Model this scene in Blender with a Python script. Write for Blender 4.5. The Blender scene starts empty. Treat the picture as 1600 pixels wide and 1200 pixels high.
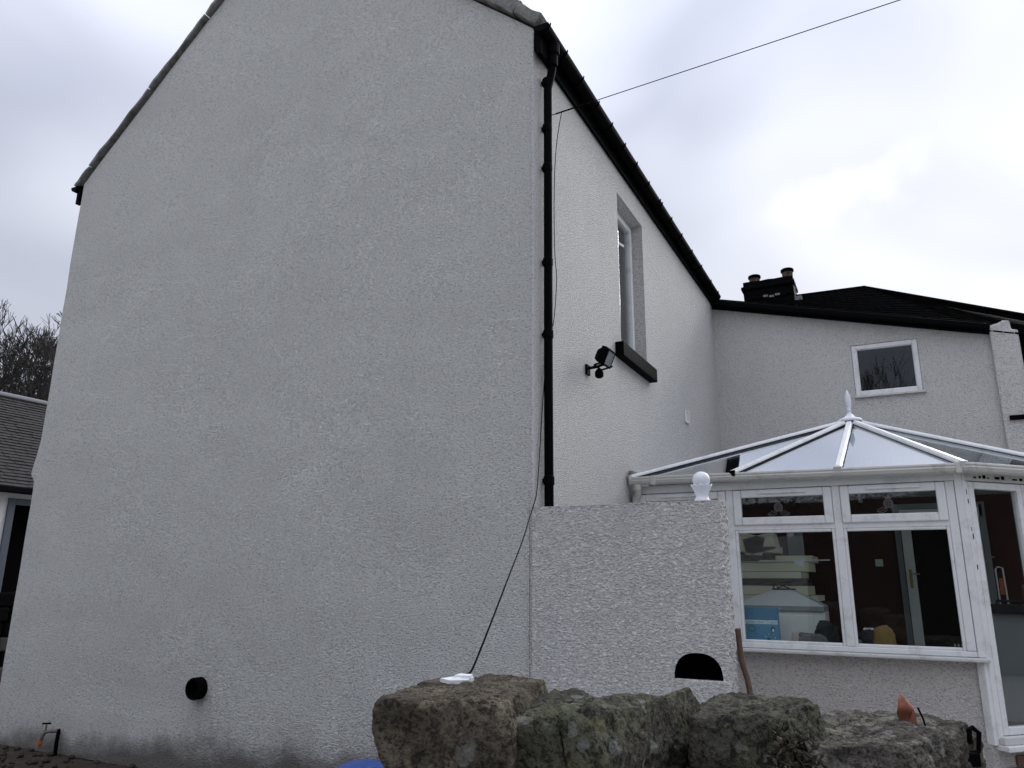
import bpy, math, random
from mathutils import Vector, Matrix, noise
random.seed(7)
PI = math.pi
sc = bpy.context.scene
col = sc.collection

# ---------------------------------------------------------------- camera
cam = bpy.data.cameras.new('camera'); camo = bpy.data.objects.new('camera', cam); col.objects.link(camo)
cam.sensor_width = 36; cam.lens = 26.55; cam.clip_start = .05; cam.clip_end = 2000
yaw, pitch, roll = math.radians(26.814), math.radians(14.582), math.radians(.43)
fw = Vector((-math.sin(yaw)*math.cos(pitch), math.cos(yaw)*math.cos(pitch), math.sin(pitch)))
rt = Vector((math.cos(yaw), math.sin(yaw), 0)); up = rt.cross(fw)
r2 = rt*math.cos(roll)+up*math.sin(roll); u2 = -rt*math.sin(roll)+up*math.cos(roll)
CAM = Vector((2.262, -4.815, 1.55))
m = Matrix((r2, u2, -fw)).transposed().to_4x4(); m.translation = CAM
camo.matrix_world = m
sc.camera = camo

# ---------------------------------------------------------------- sky, sun, exposure
SUN = Vector((.30, .85, .465)).normalized()
w = bpy.data.worlds.new('World'); sc.world = w; w.use_nodes = True
nt = w.node_tree; nt.nodes.clear(); N = nt.nodes.new; L = nt.links.new
out = N('ShaderNodeOutputWorld'); bg = N('ShaderNodeBackground'); L(bg.outputs[0], out.inputs[0])
tc = N('ShaderNodeTexCoord')
sky = N('ShaderNodeTexSky'); sky.sky_type = 'NISHITA'; sky.sun_disc = False
sky.sun_elevation = math.asin(SUN.z); sky.sun_rotation = math.atan2(SUN.x, SUN.y)
sky.dust_density = 1; sky.air_density = 1
skm = N('ShaderNodeVectorMath'); skm.operation = 'SCALE'; L(sky.outputs[0], skm.inputs[0]); skm.inputs['Scale'].default_value = .06
mp = N('ShaderNodeMapping'); mp.inputs['Location'].default_value = (2.2, 8.1, 3.3); mp.inputs['Scale'].default_value = (1, 1, 1.9)
L(tc.outputs['Generated'], mp.inputs[0])
nz = N('ShaderNodeTexNoise'); nz.inputs['Scale'].default_value = 1.75; nz.inputs['Detail'].default_value = 2.6; nz.inputs['Roughness'].default_value = .4; nz.inputs['Distortion'].default_value = .35
L(mp.outputs[0], nz.inputs['Vector'])
rp = N('ShaderNodeValToRGB'); L(nz.outputs[0], rp.inputs[0])
cr = rp.color_ramp; cr.elements[0].position = .37; cr.elements[0].color = (.27, .288, .35, 1); cr.elements[1].position = .66; cr.elements[1].color = (.56, .57, .61, 1)
e = cr.elements.new(.5); e.color = (.40, .418, .48, 1)
dt = N('ShaderNodeVectorMath'); dt.operation = 'DOT_PRODUCT'; L(tc.outputs['Generated'], dt.inputs[0]); dt.inputs[1].default_value = (-.005, .885, .465)
def powr(src, p, k):
    c = N('ShaderNodeMath'); c.operation = 'MAXIMUM'; L(src, c.inputs[0]); c.inputs[1].default_value = 0
    a = N('ShaderNodeMath'); a.operation = 'POWER'; L(c.outputs[0], a.inputs[0]); a.inputs[1].default_value = p
    b = N('ShaderNodeMath'); b.operation = 'MULTIPLY'; L(a.outputs[0], b.inputs[0]); b.inputs[1].default_value = k
    return b.outputs[0]
df = N('ShaderNodeVectorMath'); df.operation = 'SUBTRACT'; L(tc.outputs['Generated'], df.inputs[0]); df.inputs[1].default_value = (-.028, .892, .450)
ds = N('ShaderNodeVectorMath'); ds.operation = 'MULTIPLY'; L(df.outputs[0], ds.inputs[0]); ds.inputs[1].default_value = (.8, 1.6, 1.6)
dl = N('ShaderNodeVectorMath'); dl.operation = 'LENGTH'; L(ds.outputs[0], dl.inputs[0])
n2 = N('ShaderNodeTexNoise'); n2.inputs['Scale'].default_value = 9; n2.inputs['Detail'].default_value = 3; L(tc.outputs['Generated'], n2.inputs['Vector'])
nm = N('ShaderNodeMath'); nm.operation = 'MULTIPLY_ADD'; L(n2.outputs[0], nm.inputs[0]); nm.inputs[1].default_value = .22; L(dl.outputs['Value'], nm.inputs[2])
mr = N('ShaderNodeMapRange'); mr.interpolation_type = 'SMOOTHSTEP'; L(nm.outputs[0], mr.inputs[0]); mr.inputs[1].default_value = .08; mr.inputs[2].default_value = .185; mr.inputs[3].default_value = .20; mr.inputs[4].default_value = 0
g1 = mr.outputs[0]; g2 = powr(dt.outputs['Value'], 22, .02)
ga = N('ShaderNodeMath'); ga.operation = 'ADD'; L(g1, ga.inputs[0]); L(g2, ga.inputs[1])
mx = N('ShaderNodeMix'); mx.data_type = 'RGBA'; mx.inputs[0].default_value = .965
L(skm.outputs[0], mx.inputs[6]); L(rp.outputs[0], mx.inputs[7])
ad = N('ShaderNodeVectorMath'); ad.operation = 'ADD'; L(mx.outputs[2], ad.inputs[0]); L(ga.outputs[0], ad.inputs[1])
sz = N('ShaderNodeSeparateXYZ'); L(tc.outputs['Generated'], sz.inputs[0])   # overcast vault: brighter overhead than at the horizon
zc = N('ShaderNodeMath'); zc.operation = 'POWER'; zm = N('ShaderNodeMath'); zm.operation = 'MAXIMUM'; L(sz.outputs[2], zm.inputs[0]); zm.inputs[1].default_value = 0; L(zm.outputs[0], zc.inputs[0]); zc.inputs[1].default_value = 2.5
zg = N('ShaderNodeMapRange'); L(zc.outputs[0], zg.inputs[0]); zg.inputs[1].default_value = 0; zg.inputs[2].default_value = 1; zg.inputs[3].default_value = .88; zg.inputs[4].default_value = 2.64
zs_ = N('ShaderNodeVectorMath'); zs_.operation = 'SCALE'; L(ad.outputs[0], zs_.inputs[0]); L(zg.outputs[0], zs_.inputs['Scale'])
L(zs_.outputs[0], bg.inputs[0]); bg.inputs[1].default_value = 1.0

sun = bpy.data.lights.new('sun', 'SUN'); sun.energy = 1.1; sun.angle = math.radians(25); sun.color = (1, .98, .95)
suno = bpy.data.objects.new('sun', sun); col.objects.link(suno)
suno.rotation_euler = (-SUN).to_track_quat('-Z', 'Y').to_euler()
vs = sc.view_settings; vs.view_transform = 'Standard'; vs.look = 'None'; vs.exposure = .84; vs.gamma = 1; vs.use_curve_mapping = False
sc.render.engine = 'CYCLES'; sc.cycles.max_bounces = 10; sc.cycles.transparent_max_bounces = 24

# ---------------------------------------------------------------- materials
def newmat(name):
    m = bpy.data.materials.new(name); m.use_nodes = True
    nt = m.node_tree; b = nt.nodes['Principled BSDF']
    return m, nt, b
def nodefns(nt):
    def n(t, **kw):
        x = nt.nodes.new(t)
        for k, v in kw.items():
            if hasattr(x, k): setattr(x, k, v)
            else: x.inputs[k].default_value = v
        return x
    def noise_(scale, detail=3, rough=.5, dist=0, vec=None):
        x = n('ShaderNodeTexNoise'); x.inputs['Scale'].default_value = scale; x.inputs['Detail'].default_value = detail
        x.inputs['Roughness'].default_value = rough; x.inputs['Distortion'].default_value = dist
        if vec is not None: nt.links.new(vec, x.inputs['Vector'])
        return x.outputs[0]
    def ramp(src, stops):
        x = n('ShaderNodeValToRGB'); nt.links.new(src, x.inputs[0]); cr = x.color_ramp
        while len(cr.elements) < len(stops): cr.elements.new(.5)
        for e, (p, c) in zip(cr.elements, stops):
            e.position = p; e.color = (c, c, c, 1) if not isinstance(c, tuple) else (*c, 1)
        return x.outputs[0]
    def mix(f, a, b):
        x = n('ShaderNodeMix'); x.data_type = 'RGBA'
        for s, i in ((f, 0), (a, 6), (b, 7)):
            if isinstance(s, (int, float)): x.inputs[i].default_value = s
            elif isinstance(s, tuple): x.inputs[i].default_value = (*s, 1)
            else: nt.links.new(s, x.inputs[i])
        return x.outputs[2]
    def math_(op, a, b=0.0):
        x = n('ShaderNodeMath'); x.operation = op
        for s, i in ((a, 0), (b, 1)):
            if isinstance(s, (int, float)): x.inputs[i].default_value = s
            else: nt.links.new(s, x.inputs[i])
        return x.outputs[0]
    def bump(h, dist, strength=1, prev=None):
        x = n('ShaderNodeBump'); x.inputs['Distance'].default_value = dist; x.inputs['Strength'].default_value = strength
        nt.links.new(h, x.inputs['Height'])
        if prev is not None: nt.links.new(prev, x.inputs['Normal'])
        return x.outputs[0]
    return n, noise_, ramp, mix, math_, bump

def stucco(name, base, grain=34, depth=.016, splash=False, offset=(0, 0, 0), warm=0.0):
    """white painted roughcast: worm-like lumps, cavity shade painted into the pits, faint weather blotches"""
    m, nt, b = newmat(name); n, noi, ramp, mix, mth, bump = nodefns(nt)
    geo = n('ShaderNodeNewGeometry')
    mp = n('ShaderNodeMapping'); mp.inputs['Location'].default_value = offset; mp.inputs['Scale'].default_value = (.66, .66, 1.2)
    nt.links.new(geo.outputs['Position'], mp.inputs[0]); v = mp.outputs[0]
    h1 = noi(grain, 3, .6, .5, v)
    h2 = noi(grain*2.6, 2, .5, .3, v)
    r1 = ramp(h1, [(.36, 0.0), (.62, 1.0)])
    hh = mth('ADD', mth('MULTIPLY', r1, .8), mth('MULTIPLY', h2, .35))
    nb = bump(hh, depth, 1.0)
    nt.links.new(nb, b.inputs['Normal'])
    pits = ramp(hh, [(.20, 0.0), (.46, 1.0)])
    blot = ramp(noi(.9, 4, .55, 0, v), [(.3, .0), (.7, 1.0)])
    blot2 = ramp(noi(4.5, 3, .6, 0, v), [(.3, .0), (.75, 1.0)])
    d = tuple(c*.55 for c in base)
    c = mix(pits, d, base)  # low spots get a darker colour in place of shaded cavities
    c2 = mix(mth('MULTIPLY', blot, .13), c, tuple(x*.62 for x in (base[0]*1.02, base[1], base[2]*.96)))
    c2 = mix(mth('MULTIPLY', blot2, .07), c2, tuple(x*.6 for x in base))
    ms = n('ShaderNodeMapping'); ms.inputs['Scale'].default_value = (2.4, 2.4, .22); nt.links.new(geo.outputs['Position'], ms.inputs[0])
    c2 = mix(mth('MULTIPLY', ramp(noi(1.0, 5, .6, .2, ms.outputs[0]), [(.48, 0.0), (.72, 1.0)]), .10), c2, tuple(x*y for x, y in zip(base, (.60, .61, .58))))
    if splash:
        sx = n('ShaderNodeSeparateXYZ'); nt.links.new(geo.outputs['Position'], sx.inputs[0])
        hz = mth('ADD', sx.outputs[2], mth('MULTIPLY', mth('SUBTRACT', noi(1.6, 5, .65, 0, geo.outputs['Position']), .5), .5))
        hz = mth('ADD', hz, mth('MULTIPLY', mth('ADD', sx.outputs[0], 5.0), -.06))
        f = ramp(hz, [(.0, 1.0), (.09, .7), (.19, .12), (.36, 0.0)])
        c2 = mix(mth('MULTIPLY', f, .8), c2, (.075, .058, .048))
    nt.links.new(c2, b.inputs['Base Color']); b.inputs['Roughness'].default_value = .9
    b.inputs['Specular IOR Level'].default_value = .2
    return m

def plain(name, c, rough=.6, var=.15, scale=12, metallic=0, spec=.4, bumpd=0, bscale=60, dirt=None, dscale=5, dlo=.5, dhi=.75):
    m, nt, b = newmat(name); n, noi, ramp, mix, mth, bump = nodefns(nt)
    tcn = n('ShaderNodeNewGeometry'); v = tcn.outputs['Position']
    f = noi(scale, 4, .6, 0, v)
    cc = mix(f, tuple(x*(1-var) for x in c), tuple(min(1, x*(1+var)) for x in c))
    if dirt is not None:
        cc = mix(mth('MULTIPLY', ramp(noi(dscale, 6, .7, .3, v), [(dlo, 0.0), (dhi, 1.0)]), .8), cc, dirt)
    nt.links.new(cc, b.inputs['Base Color'])
    b.inputs['Roughness'].default_value = rough; b.inputs['Metallic'].default_value = metallic; b.inputs['Specular IOR Level'].default_value = spec
    if bumpd: nt.links.new(bump(noi(bscale, 5, .6, 0, v), bumpd, 1), b.inputs['Normal'])
    return m

def glassmat(name, tint, ior=1.5, rough=0.0, wav=0.0):
    m, nt, b = newmat(name); nt.nodes.remove(b); n, noi, ramp, mix, mth, bump = nodefns(nt)
    o = [x for x in nt.nodes if x.type == 'OUTPUT_MATERIAL'][0]
    fr = n('ShaderNodeFresnel'); fr.inputs['IOR'].default_value = ior
    gb = n('ShaderNodeNewGeometry')     # same Fresnel curve on both faces of the thin sheet
    ex = mth('SUBTRACT', 1.0, mth('MULTIPLY', gb.outputs['Backfacing'], 2.0)); nt.links.new(mth('POWER', ior, ex), fr.inputs['IOR'])
    t = n('ShaderNodeBsdfTransparent'); t.inputs[0].default_value = (*tint, 1)
    g = n('ShaderNodeBsdfGlossy'); g.inputs['Roughness'].default_value = rough; g.inputs[0].default_value = (.95, .97, 1, 1)
    if wav:
        geo = n('ShaderNodeNewGeometry'); nb = bump(noi(2.2, 1, .4, 0, geo.outputs['Position']), wav, 1); nt.links.new(nb, g.inputs['Normal'])
    x = n('ShaderNodeMixShader'); nt.links.new(fr.outputs[0], x.inputs[0]); nt.links.new(t.outputs[0], x.inputs[1]); nt.links.new(g.outputs[0], x.inputs[2])
    nt.links.new(x.outputs[0], o.inputs[0])
    return m

def stonemat(name, brown, moss, mossamt, lichen=.62, seed=0.0):
    m, nt, b = newmat(name); n, noi, ramp, mix, mth, bump = nodefns(nt)
    geo = n('ShaderNodeNewGeometry')
    mp = n('ShaderNodeMapping'); mp.inputs['Location'].default_value = (seed, seed*.7, seed*1.3); nt.links.new(geo.outputs['Position'], mp.inputs[0]); v = mp.outputs[0]
    a = noi(9, 8, .68, .6, v); f2 = noi(38, 6, .65, .4, v); f3 = noi(4.2, 6, .6, 1.0, v); f4 = noi(120, 3, .6, 0, v)
    c = mix(ramp(a, [(.35, 0.0), (.65, 1.0)]), tuple(x*.30 for x in brown), brown)
    mm = mth('ADD', mth('MULTIPLY', f3, .55), mth('MULTIPLY', f2, .45))
    c = mix(ramp(mm, [(mossamt, 0.0), (mossamt+.06, 1.0)]), c, moss)
    speck = ramp(mth('ADD', mth('MULTIPLY', f2, .55), mth('MULTIPLY', f4, .45)), [(.43, 1.0), (.51, 0.0)])
    c = mix(mth('MULTIPLY', speck, .72), c, (.012, .011, .009))
    vo = n('ShaderNodeTexVoronoi'); vo.inputs['Scale'].default_value = 15; vo.inputs['Randomness'].default_value = 1
    wv = n('ShaderNodeVectorMath'); wv.operation = 'ADD'; nt.links.new(v, wv.inputs[0])
    nw = n('ShaderNodeTexNoise'); nw.inputs['Scale'].default_value = 16; nw.inputs['Detail'].default_value = 5; nt.links.new(v, nw.inputs['Vector'])
    sc_ = n('ShaderNodeVectorMath'); sc_.operation = 'SCALE'; nt.links.new(nw.outputs['Color'], sc_.inputs[0]); sc_.inputs['Scale'].default_value = .09
    nt.links.new(sc_.outputs[0], wv.inputs[1]); nt.links.new(wv.outputs[0], vo.inputs['Vector'])
    lm = mth('MULTIPLY', ramp(vo.outputs['Distance'], [(.26, 1.0), (.33, 0.0)]), ramp(noi(2.6, 2, .5, 0, v), [(lichen-.04, 0.0), (lichen+.02, 1.0)]))
    c = mix(mth('MULTIPLY', lm, .85), c, mix(f2, (.12, .123, .112), (.24, .245, .222)))
    ly = mth('MULTIPLY', ramp(noi(7, 5, .6, .5, v), [(.60, 0.0), (.66, 1.0)]), .3)
    c = mix(ly, c, (.24, .23, .11))
    nt.links.new(c, b.inputs['Base Color']); b.inputs['Roughness'].default_value = .95; b.inputs['Specular IOR Level'].default_value = .15
    nb = bump(a, .02, .8); nb = bump(f2, .018, 1, nb); nb = bump(f4, .008, 1, nb); nb = bump(lm, .004, .8, nb)
    nt.links.new(nb, b.inputs['Normal'])
    return m

M = dict(
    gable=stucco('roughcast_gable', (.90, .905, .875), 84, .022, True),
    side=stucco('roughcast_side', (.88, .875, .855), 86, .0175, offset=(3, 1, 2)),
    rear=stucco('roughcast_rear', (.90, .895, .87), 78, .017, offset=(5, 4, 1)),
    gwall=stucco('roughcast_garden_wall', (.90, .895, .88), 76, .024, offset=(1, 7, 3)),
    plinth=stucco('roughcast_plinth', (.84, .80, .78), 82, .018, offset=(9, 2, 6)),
    black=plain('black_paint', (.003, .003, .0035), .7, .3, 30, spec=.03, bumpd=.002, bscale=40),
    blackmatt=plain('matt_black', (.003, .003, .003), .9, .2, spec=.02),
    pvc=plain('white_pvc', (.74, .755, .765), .32, .04, 6, dirt=(.36, .36, .33), dscale=6, dlo=.50, dhi=.82),
    pvcdirty=plain('weathered_pvc', (.56, .57, .56), .4, .06, 8, dirt=(.14, .13, .10), dscale=7, dlo=.52, dhi=.8),
    gutter=plain('cream_gutter', (.52, .52, .49), .35, .06, 7, dirt=(.15, .14, .11), dscale=5, dlo=.54, dhi=.8),
    ornament=plain('ornament_white', (.72, .74, .80), .35, .05, 30, bumpd=.001, bscale=120),
    coping=plain('coping_stone', (.22, .22, .21), .95, .35, 14, spec=.15, bumpd=.012, bscale=22, dirt=(.05, .05, .045), dscale=9, dlo=.45, dhi=.7),
    slate=plain('dark_slate', (.005, .005, .005), 1, .5, 9, spec=.0, bumpd=.006, bscale=30, dirt=(.05, .05, .045), dscale=16, dlo=.64, dhi=.74),
    slate2=plain('grey_slate', (.042, .040, .038), .85, .45, 6, spec=.2, bumpd=.01, bscale=14),
    glass=glassmat('window_glass', (.93, .95, .94), 1.5, 0, .0012),
    roofglass=glassmat('roof_glazing', (.60, .66, .67), 9.0, .008),
    maroon=plain('maroon_paint', (.06, .017, .015), .8, .3, 3),
    pot=plain('chimney_pot_clay', (.12, .085, .05), .9, .5, 18, bumpd=.01, bscale=25, dirt=(.02, .018, .015), dscale=14, dlo=.42, dhi=.6),
    cream=plain('cream_board', (.78, .76, .60), .6, .08, 5),
    steel=plain('brushed_steel', (.66, .69, .70), .4, .06, 20, metallic=.25),
    white=plain('white_enamel', (.80, .81, .80), .4, .05),
    grey=plain('grey_panel', (.24, .26, .275), .5, .1, 5),
    bluecard=plain('blue_card', (.09, .28, .46), .6, .06),
    blueband=plain('blue_card_band', (.06, .20, .34), .6, .06),
    palecard=plain('pale_card', (.70, .82, .86), .6, .05),
    inkdark=plain('dark_ink', (.02, .03, .06), .6, .05),
    inkteal=plain('teal_ink', (.05, .20, .26), .6, .05),
    brass=plain('brass', (.42, .30, .12), .35, .1, metallic=.7),
    brasspale=plain('weathered_brass', (.16, .14, .11), .5, .3, 60, metallic=.4),
    orange=plain('orange_connector', (.42, .10, .04), .5, .15),
    yellow=plain('ochre_bag', (.20, .125, .035), .8, .3, 14, bumpd=.01, bscale=18),
    darkbag=plain('charcoal_bag', (.02, .021, .024), .8, .3, 14, bumpd=.01, bscale=18),
    greybag=plain('grey_bag', (.13, .14, .15), .8, .3, 14, bumpd=.01, bscale=18),
    pink=plain('pink_pack', (.45, .36, .33), .6, .4, 25),
    floor=plain('dark_floor', (.06, .052, .046), .7, .2),
    wood=plain('weathered_stick', (.13, .085, .06), .85, .4, 40, bumpd=.003, bscale=70),
    tarp=plain('blue_plastic', (.03, .075, .28), .38, .12, 9),
    paper=plain('white_plastic_scrap', (.72, .73, .74), .5, .1),
    cablem=plain('black_cable', (.003, .003, .003), .8, .1, spec=.03),
    lens=plain('lamp_lens', (.20, .21, .22), .15, .1, spec=.6),
    etched=plain('etched_glass', (.16, .15, .15), .7, .1),
    leaf=plain('dead_leaf', (.26, .095, .055), .8, .6, 60),
    sedum=plain('dark_sedum', (.03, .024, .014), .8, .5, 60),
    bark=plain('bark', (.030, .026, .023), .95, .3, 8),
    ground=plain('yard_ground', (.34, .325, .30), .95, .25, 2.2, spec=.1, bumpd=.04, bscale=9),
    soil=plain('dark_soil', (.05, .040, .033), .98, .5, 9, spec=.1, bumpd=.02, bscale=25),
    brick=plain('brown_brick', (.14, .09, .07), .9, .3, 20, bumpd=.008, bscale=40),
    rubble=plain('rubble_stone', (.17, .16, .14), .95, .4, 7, bumpd=.03, bscale=10),
    barnwhite=plain('barn_whitewash', (.55, .56, .56), .9, .12, 5, bumpd=.01, bscale=30),
    bluegrey=plain('blue_grey_paint', (.06, .075, .10), .6, .15),
    lead=plain('ridge_lead', (.22, .23, .245), .5, .1),
    st1=stonemat('stone_brown', (.165, .14, .105), (.19, .17, .125), .54, .72, 1.0),
    st2=stonemat('stone_mossy', (.10, .092, .077), (.10, .102, .07), .48, .55, 4.0),
    st3=stonemat('stone_mossy_lichen', (.10, .093, .078), (.105, .108, .074), .48, .55, 9.0),
    st4=stonemat('stone_lichen', (.145, .13, .113), (.155, .15, .118), .53, .44, 13.3),
    shard=plain('mortar_shard', (.27, .29, .27), .9, .2, 14, bumpd=.006, bscale=50),
)

# ---------------------------------------------------------------- mesh helpers
ORG = {}
def thing(name, loc, label, cat, group=None):
    o = bpy.data.objects.new(name, None); col.objects.link(o); o.location = loc; o.empty_display_size = .1
    o['label'] = label; o['category'] = cat
    if group: o['group'] = group
    ORG[o.name] = Vector(loc)
    return o
def tag(o, label=None, cat=None, group=None, kind=None):
    if label: o['label'] = label
    if cat: o['category'] = cat
    if group: o['group'] = group
    if kind: o['kind'] = kind
    return o

class MB:
    def __init__(s): s.v = []; s.f = []
    def add(s, vs, fs):
        b = len(s.v); s.v += [Vector(x) for x in vs]; s.f += [tuple(i+b for i in f) for f in fs]; return s
    def box(s, lo, hi, R=None, c=None):
        x0, y0, z0 = lo; x1, y1, z1 = hi
        vs = [Vector(p) for p in ((x0, y0, z0), (x1, y0, z0), (x1, y1, z0), (x0, y1, z0), (x0, y0, z1), (x1, y0, z1), (x1, y1, z1), (x0, y1, z1))]
        if R is not None:
            c = Vector(c) if c is not None else (Vector(lo)+Vector(hi))/2
            vs = [c+R @ (p-c) for p in vs]
        return s.add(vs, [(0, 3, 2, 1), (4, 5, 6, 7), (0, 1, 5, 4), (1, 2, 6, 5), (2, 3, 7, 6), (3, 0, 4, 7)])
    def obox(s, o, ax, ay, az, a, b):   # box in a frame (origin o, axes) from a to b
        vs = []
        for (i, j, k) in ((0, 0, 0), (1, 0, 0), (1, 1, 0), (0, 1, 0), (0, 0, 1), (1, 0, 1), (1, 1, 1), (0, 1, 1)):
            vs.append(o+ax*(b[0] if i else a[0])+ay*(b[1] if j else a[1])+az*(b[2] if k else a[2]))
        fs = [(0, 3, 2, 1), (4, 5, 6, 7), (0, 1, 5, 4), (1, 2, 6, 5), (2, 3, 7, 6), (3, 0, 4, 7)]
        if ax.cross(ay).dot(az) < 0: fs = [f[::-1] for f in fs]
        return s.add(vs, fs)
    def tube(s, pts, r, n=8, cap=True):
        pts = [Vector(p) for p in pts]; rs = r if isinstance(r, (list, tuple)) else [r]*len(pts)
        b = len(s.v); prev = None
        for i, p in enumerate(pts):
            t = (pts[min(i+1, len(pts)-1)]-pts[max(i-1, 0)]).normalized()
            if prev is None:
                a = Vector((0, 0, 1)) if abs(t.z) < .9 else Vector((1, 0, 0)); x = t.cross(a).normalized()
            else: x = (prev-t*prev.dot(t)).normalized()
            prev = x; y = t.cross(x)
            for k in range(n):
                an = 2*PI*k/n; s.v.append(p+(x*math.cos(an)+y*math.sin(an))*rs[i])
        for i in range(len(pts)-1):
            for k in range(n):
                k2 = (k+1) % n; s.f.append((b+i*n+k, b+i*n+k2, b+(i+1)*n+k2, b+(i+1)*n+k))
        if cap:
            s.f.append(tuple(b+k for k in range(n))[::-1]); s.f.append(tuple(b+(len(pts)-1)*n+k for k in range(n)))
        return s
    def lathe(s, c, prof, n=24, fn=None):
        b = len(s.v); c = Vector(c)
        for j, (r, z) in enumerate(prof):
            for k in range(n):
                an = 2*PI*k/n; rr, zz = (r, z) if fn is None else fn(j, an, r, z)
                s.v.append(c+Vector((rr*math.cos(an), rr*math.sin(an), zz)))
        for j in range(len(prof)-1):
            for k in range(n):
                k2 = (k+1) % n; s.f.append((b+j*n+k, b+j*n+k2, b+(j+1)*n+k2, b+(j+1)*n+k))
        s.f.append(tuple(b+k for k in range(n))[::-1]); s.f.append(tuple(b+(len(prof)-1)*n+k for k in range(n)))
        return s
    def prism(s, poly, off):     # polygon (3D points) extruded by vector off
        n = len(poly); off = Vector(off); P = [Vector(p) for p in poly]
        fs = [tuple(range(n))[::-1], tuple(range(n, 2*n))]+[(i, (i+1) % n, n+(i+1) % n, n+i) for i in range(n)]
        return s.add(P+[p+off for p in P], fs)
    def build(s, name, mat, parent=None, bevel=0, smooth=False, seg=2):
        o0 = Vector((0, 0, 0))
        if parent is not None: o0 = ORG[parent.name]
        me = bpy.data.meshes.new(name); me.from_pydata([v-o0 for v in s.v], [], s.f); me.update()
        if mat is not None: me.materials.append(M[mat] if isinstance(mat, str) else mat)
        if smooth:
            for p in me.polygons: p.use_smooth = True
        ob = bpy.data.objects.new(name, me); col.objects.link(ob); ob.parent = parent
        ORG[ob.name] = o0
        if bevel:
            bv = ob.modifiers.new('bevel', 'BEVEL'); bv.width = bevel; bv.segments = seg; bv.limit_method = 'ANGLE'; bv.angle_limit = math.radians(50)
            bv.harden_normals = False
        return ob
def fix(ob):
    import bmesh
    bm = bmesh.new(); bm.from_mesh(ob.data); bmesh.ops.recalc_face_normals(bm, faces=bm.faces); bm.to_mesh(ob.data); bm.free(); return ob
def V(*a): return Vector(a)
X_, Y_, Z_ = V(1, 0, 0), V(0, 1, 0), V(0, 0, 1)
def nz3(p, s, o=4, seed=0): return noise.fractal(Vector(p)*s+Vector((seed, seed*1.7, seed*.3)), 1.0, 2.0, o)

# ---------------------------------------------------------------- ground
g = MB(); R0 = 600
g.add([(-R0, -R0, -.02), (R0, -R0, -.02), (R0, R0, -.02), (-R0, R0, -.02)], [(0, 1, 2, 3)])
go = g.build('ground', 'ground'); go['kind'] = 'structure'

mb = MB(); nb = 60
for i in range(nb+1):
    for j in range(31):
        x = -8.5+8.0*i/nb; y = -2.6+2.62*j/30
        mb.v.append(V(x, y, -.01+.035*abs(noise.noise(V(x*3, y*3, 0)))+.02*noise.noise(V(x*11, y*11, 2))))
for i in range(nb):
    for j in range(30): a = i*31+j; mb.f.append((a, a+31, a+32, a+1))
so = mb.build('soil_bed', 'soil'); so['kind'] = 'structure'
rs_ = random.Random(77); mb = MB()
for k in range(1500):
    p = V(rs_.uniform(-8.3, -.7), rs_.uniform(-2.5, -.03), .0); r_ = rs_.uniform(.01, .035)
    mb.lathe(p, [(r_*.7, 0), (r_, r_*.5), (r_*.5, r_*1.0)], 5)
so = mb.build('soil_clods', 'soil'); so['kind'] = 'stuff'; so['label'] = 'loose soil crumbs and grit along the foot of the gable wall'; so['category'] = 'soil'
# ---------------------------------------------------------------- main house
EL, ER, AP = 5.93, 5.98, 8.52
house = thing('house', (-2.9, 0, 0), 'tall white roughcast gable-ended house with black gutter, filling the left of the view', 'house')
def gtop(x): return (EL+(x+5.8)/2.9*(AP-EL)) if x < -2.9 else (ER+(-x)/2.9*(AP-ER))
def cornerx(z):   # lumpy left corner
    b = 0
    if 2.52 < z < 3.1: b = -.075*max(0, 1-(z-2.60)/.35) if z > 2.6 else -.075*(z-2.52)/.08
    return b + .012*noise.noise(V(z*2.1, 3.3, 0))
NX, NZ = 150, 190
mb = MB()
for i in range(NX+1):
    x = -5.8+5.8*i/NX; T = gtop(x)
    for j in range(NZ+1):
        z = T*j/NZ; wgt = max(0, 1-(x+5.8)/.35)
        y = .022*noise.noise(V(x*.8, z*.8, 1))+.010*noise.noise(V(x*2.7, z*2.7, 4))
        y *= min(1, (-x)/.4+.0)*min(1, (x+5.8)/.3+.15)
        mb.v.append(V(x+cornerx(z)*wgt*wgt, y+.02*max(0, 1-(x+5.8)/.03), z))
for i in range(NX):
    for j in range(NZ):
        a = i*(NZ+1)+j; mb.f.append((a, a+NZ+1, a+NZ+2, a+1))
mb.build('gable_wall', 'gable', house, smooth=True)
mb = MB()
for i in range(2):
    for j in range(NZ+1):
        z = EL*j/NZ; mb.v.append(V(-5.8+cornerx(z), .02+7.4*i, z))
for j in range(NZ): mb.f.append((j, j+1, NZ+1+j+1, NZ+1+j))
mb.build('rear_side_wall', 'gable', house)
# side wall with window opening (plane X=0)
YE, ZT = 6.685, 5.98
wy0, wy1, wz0, wz1 = 2.06, 2.93, 3.80, 5.50
mb = MB()
ys = [0, wy0, wy1, YE]; zs = [0, wz0, wz1, ZT]
for a in range(3):
    for b in range(3):
        if a == 1 and b == 1: continue
        mb.add([(0, ys[a], zs[b]), (0, ys[a+1], zs[b]), (0, ys[a+1], zs[b+1]), (0, ys[a], zs[b+1])], [(0, 1, 2, 3)])
D = -.20
mb.add([(0, wy0, wz0), (0, wy0, wz1), (D, wy0, wz1), (D, wy0, wz0)], [(0, 1, 2, 3)])
mb.add([(0, wy1, wz0), (D, wy1, wz0), (D, wy1, wz1), (0, wy1, wz1)], [(0, 1, 2, 3)])
mb.add([(0, wy0, wz1), (0, wy1, wz1), (D, wy1, wz1), (D, wy0, wz1)], [(0, 1, 2, 3)])
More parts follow.
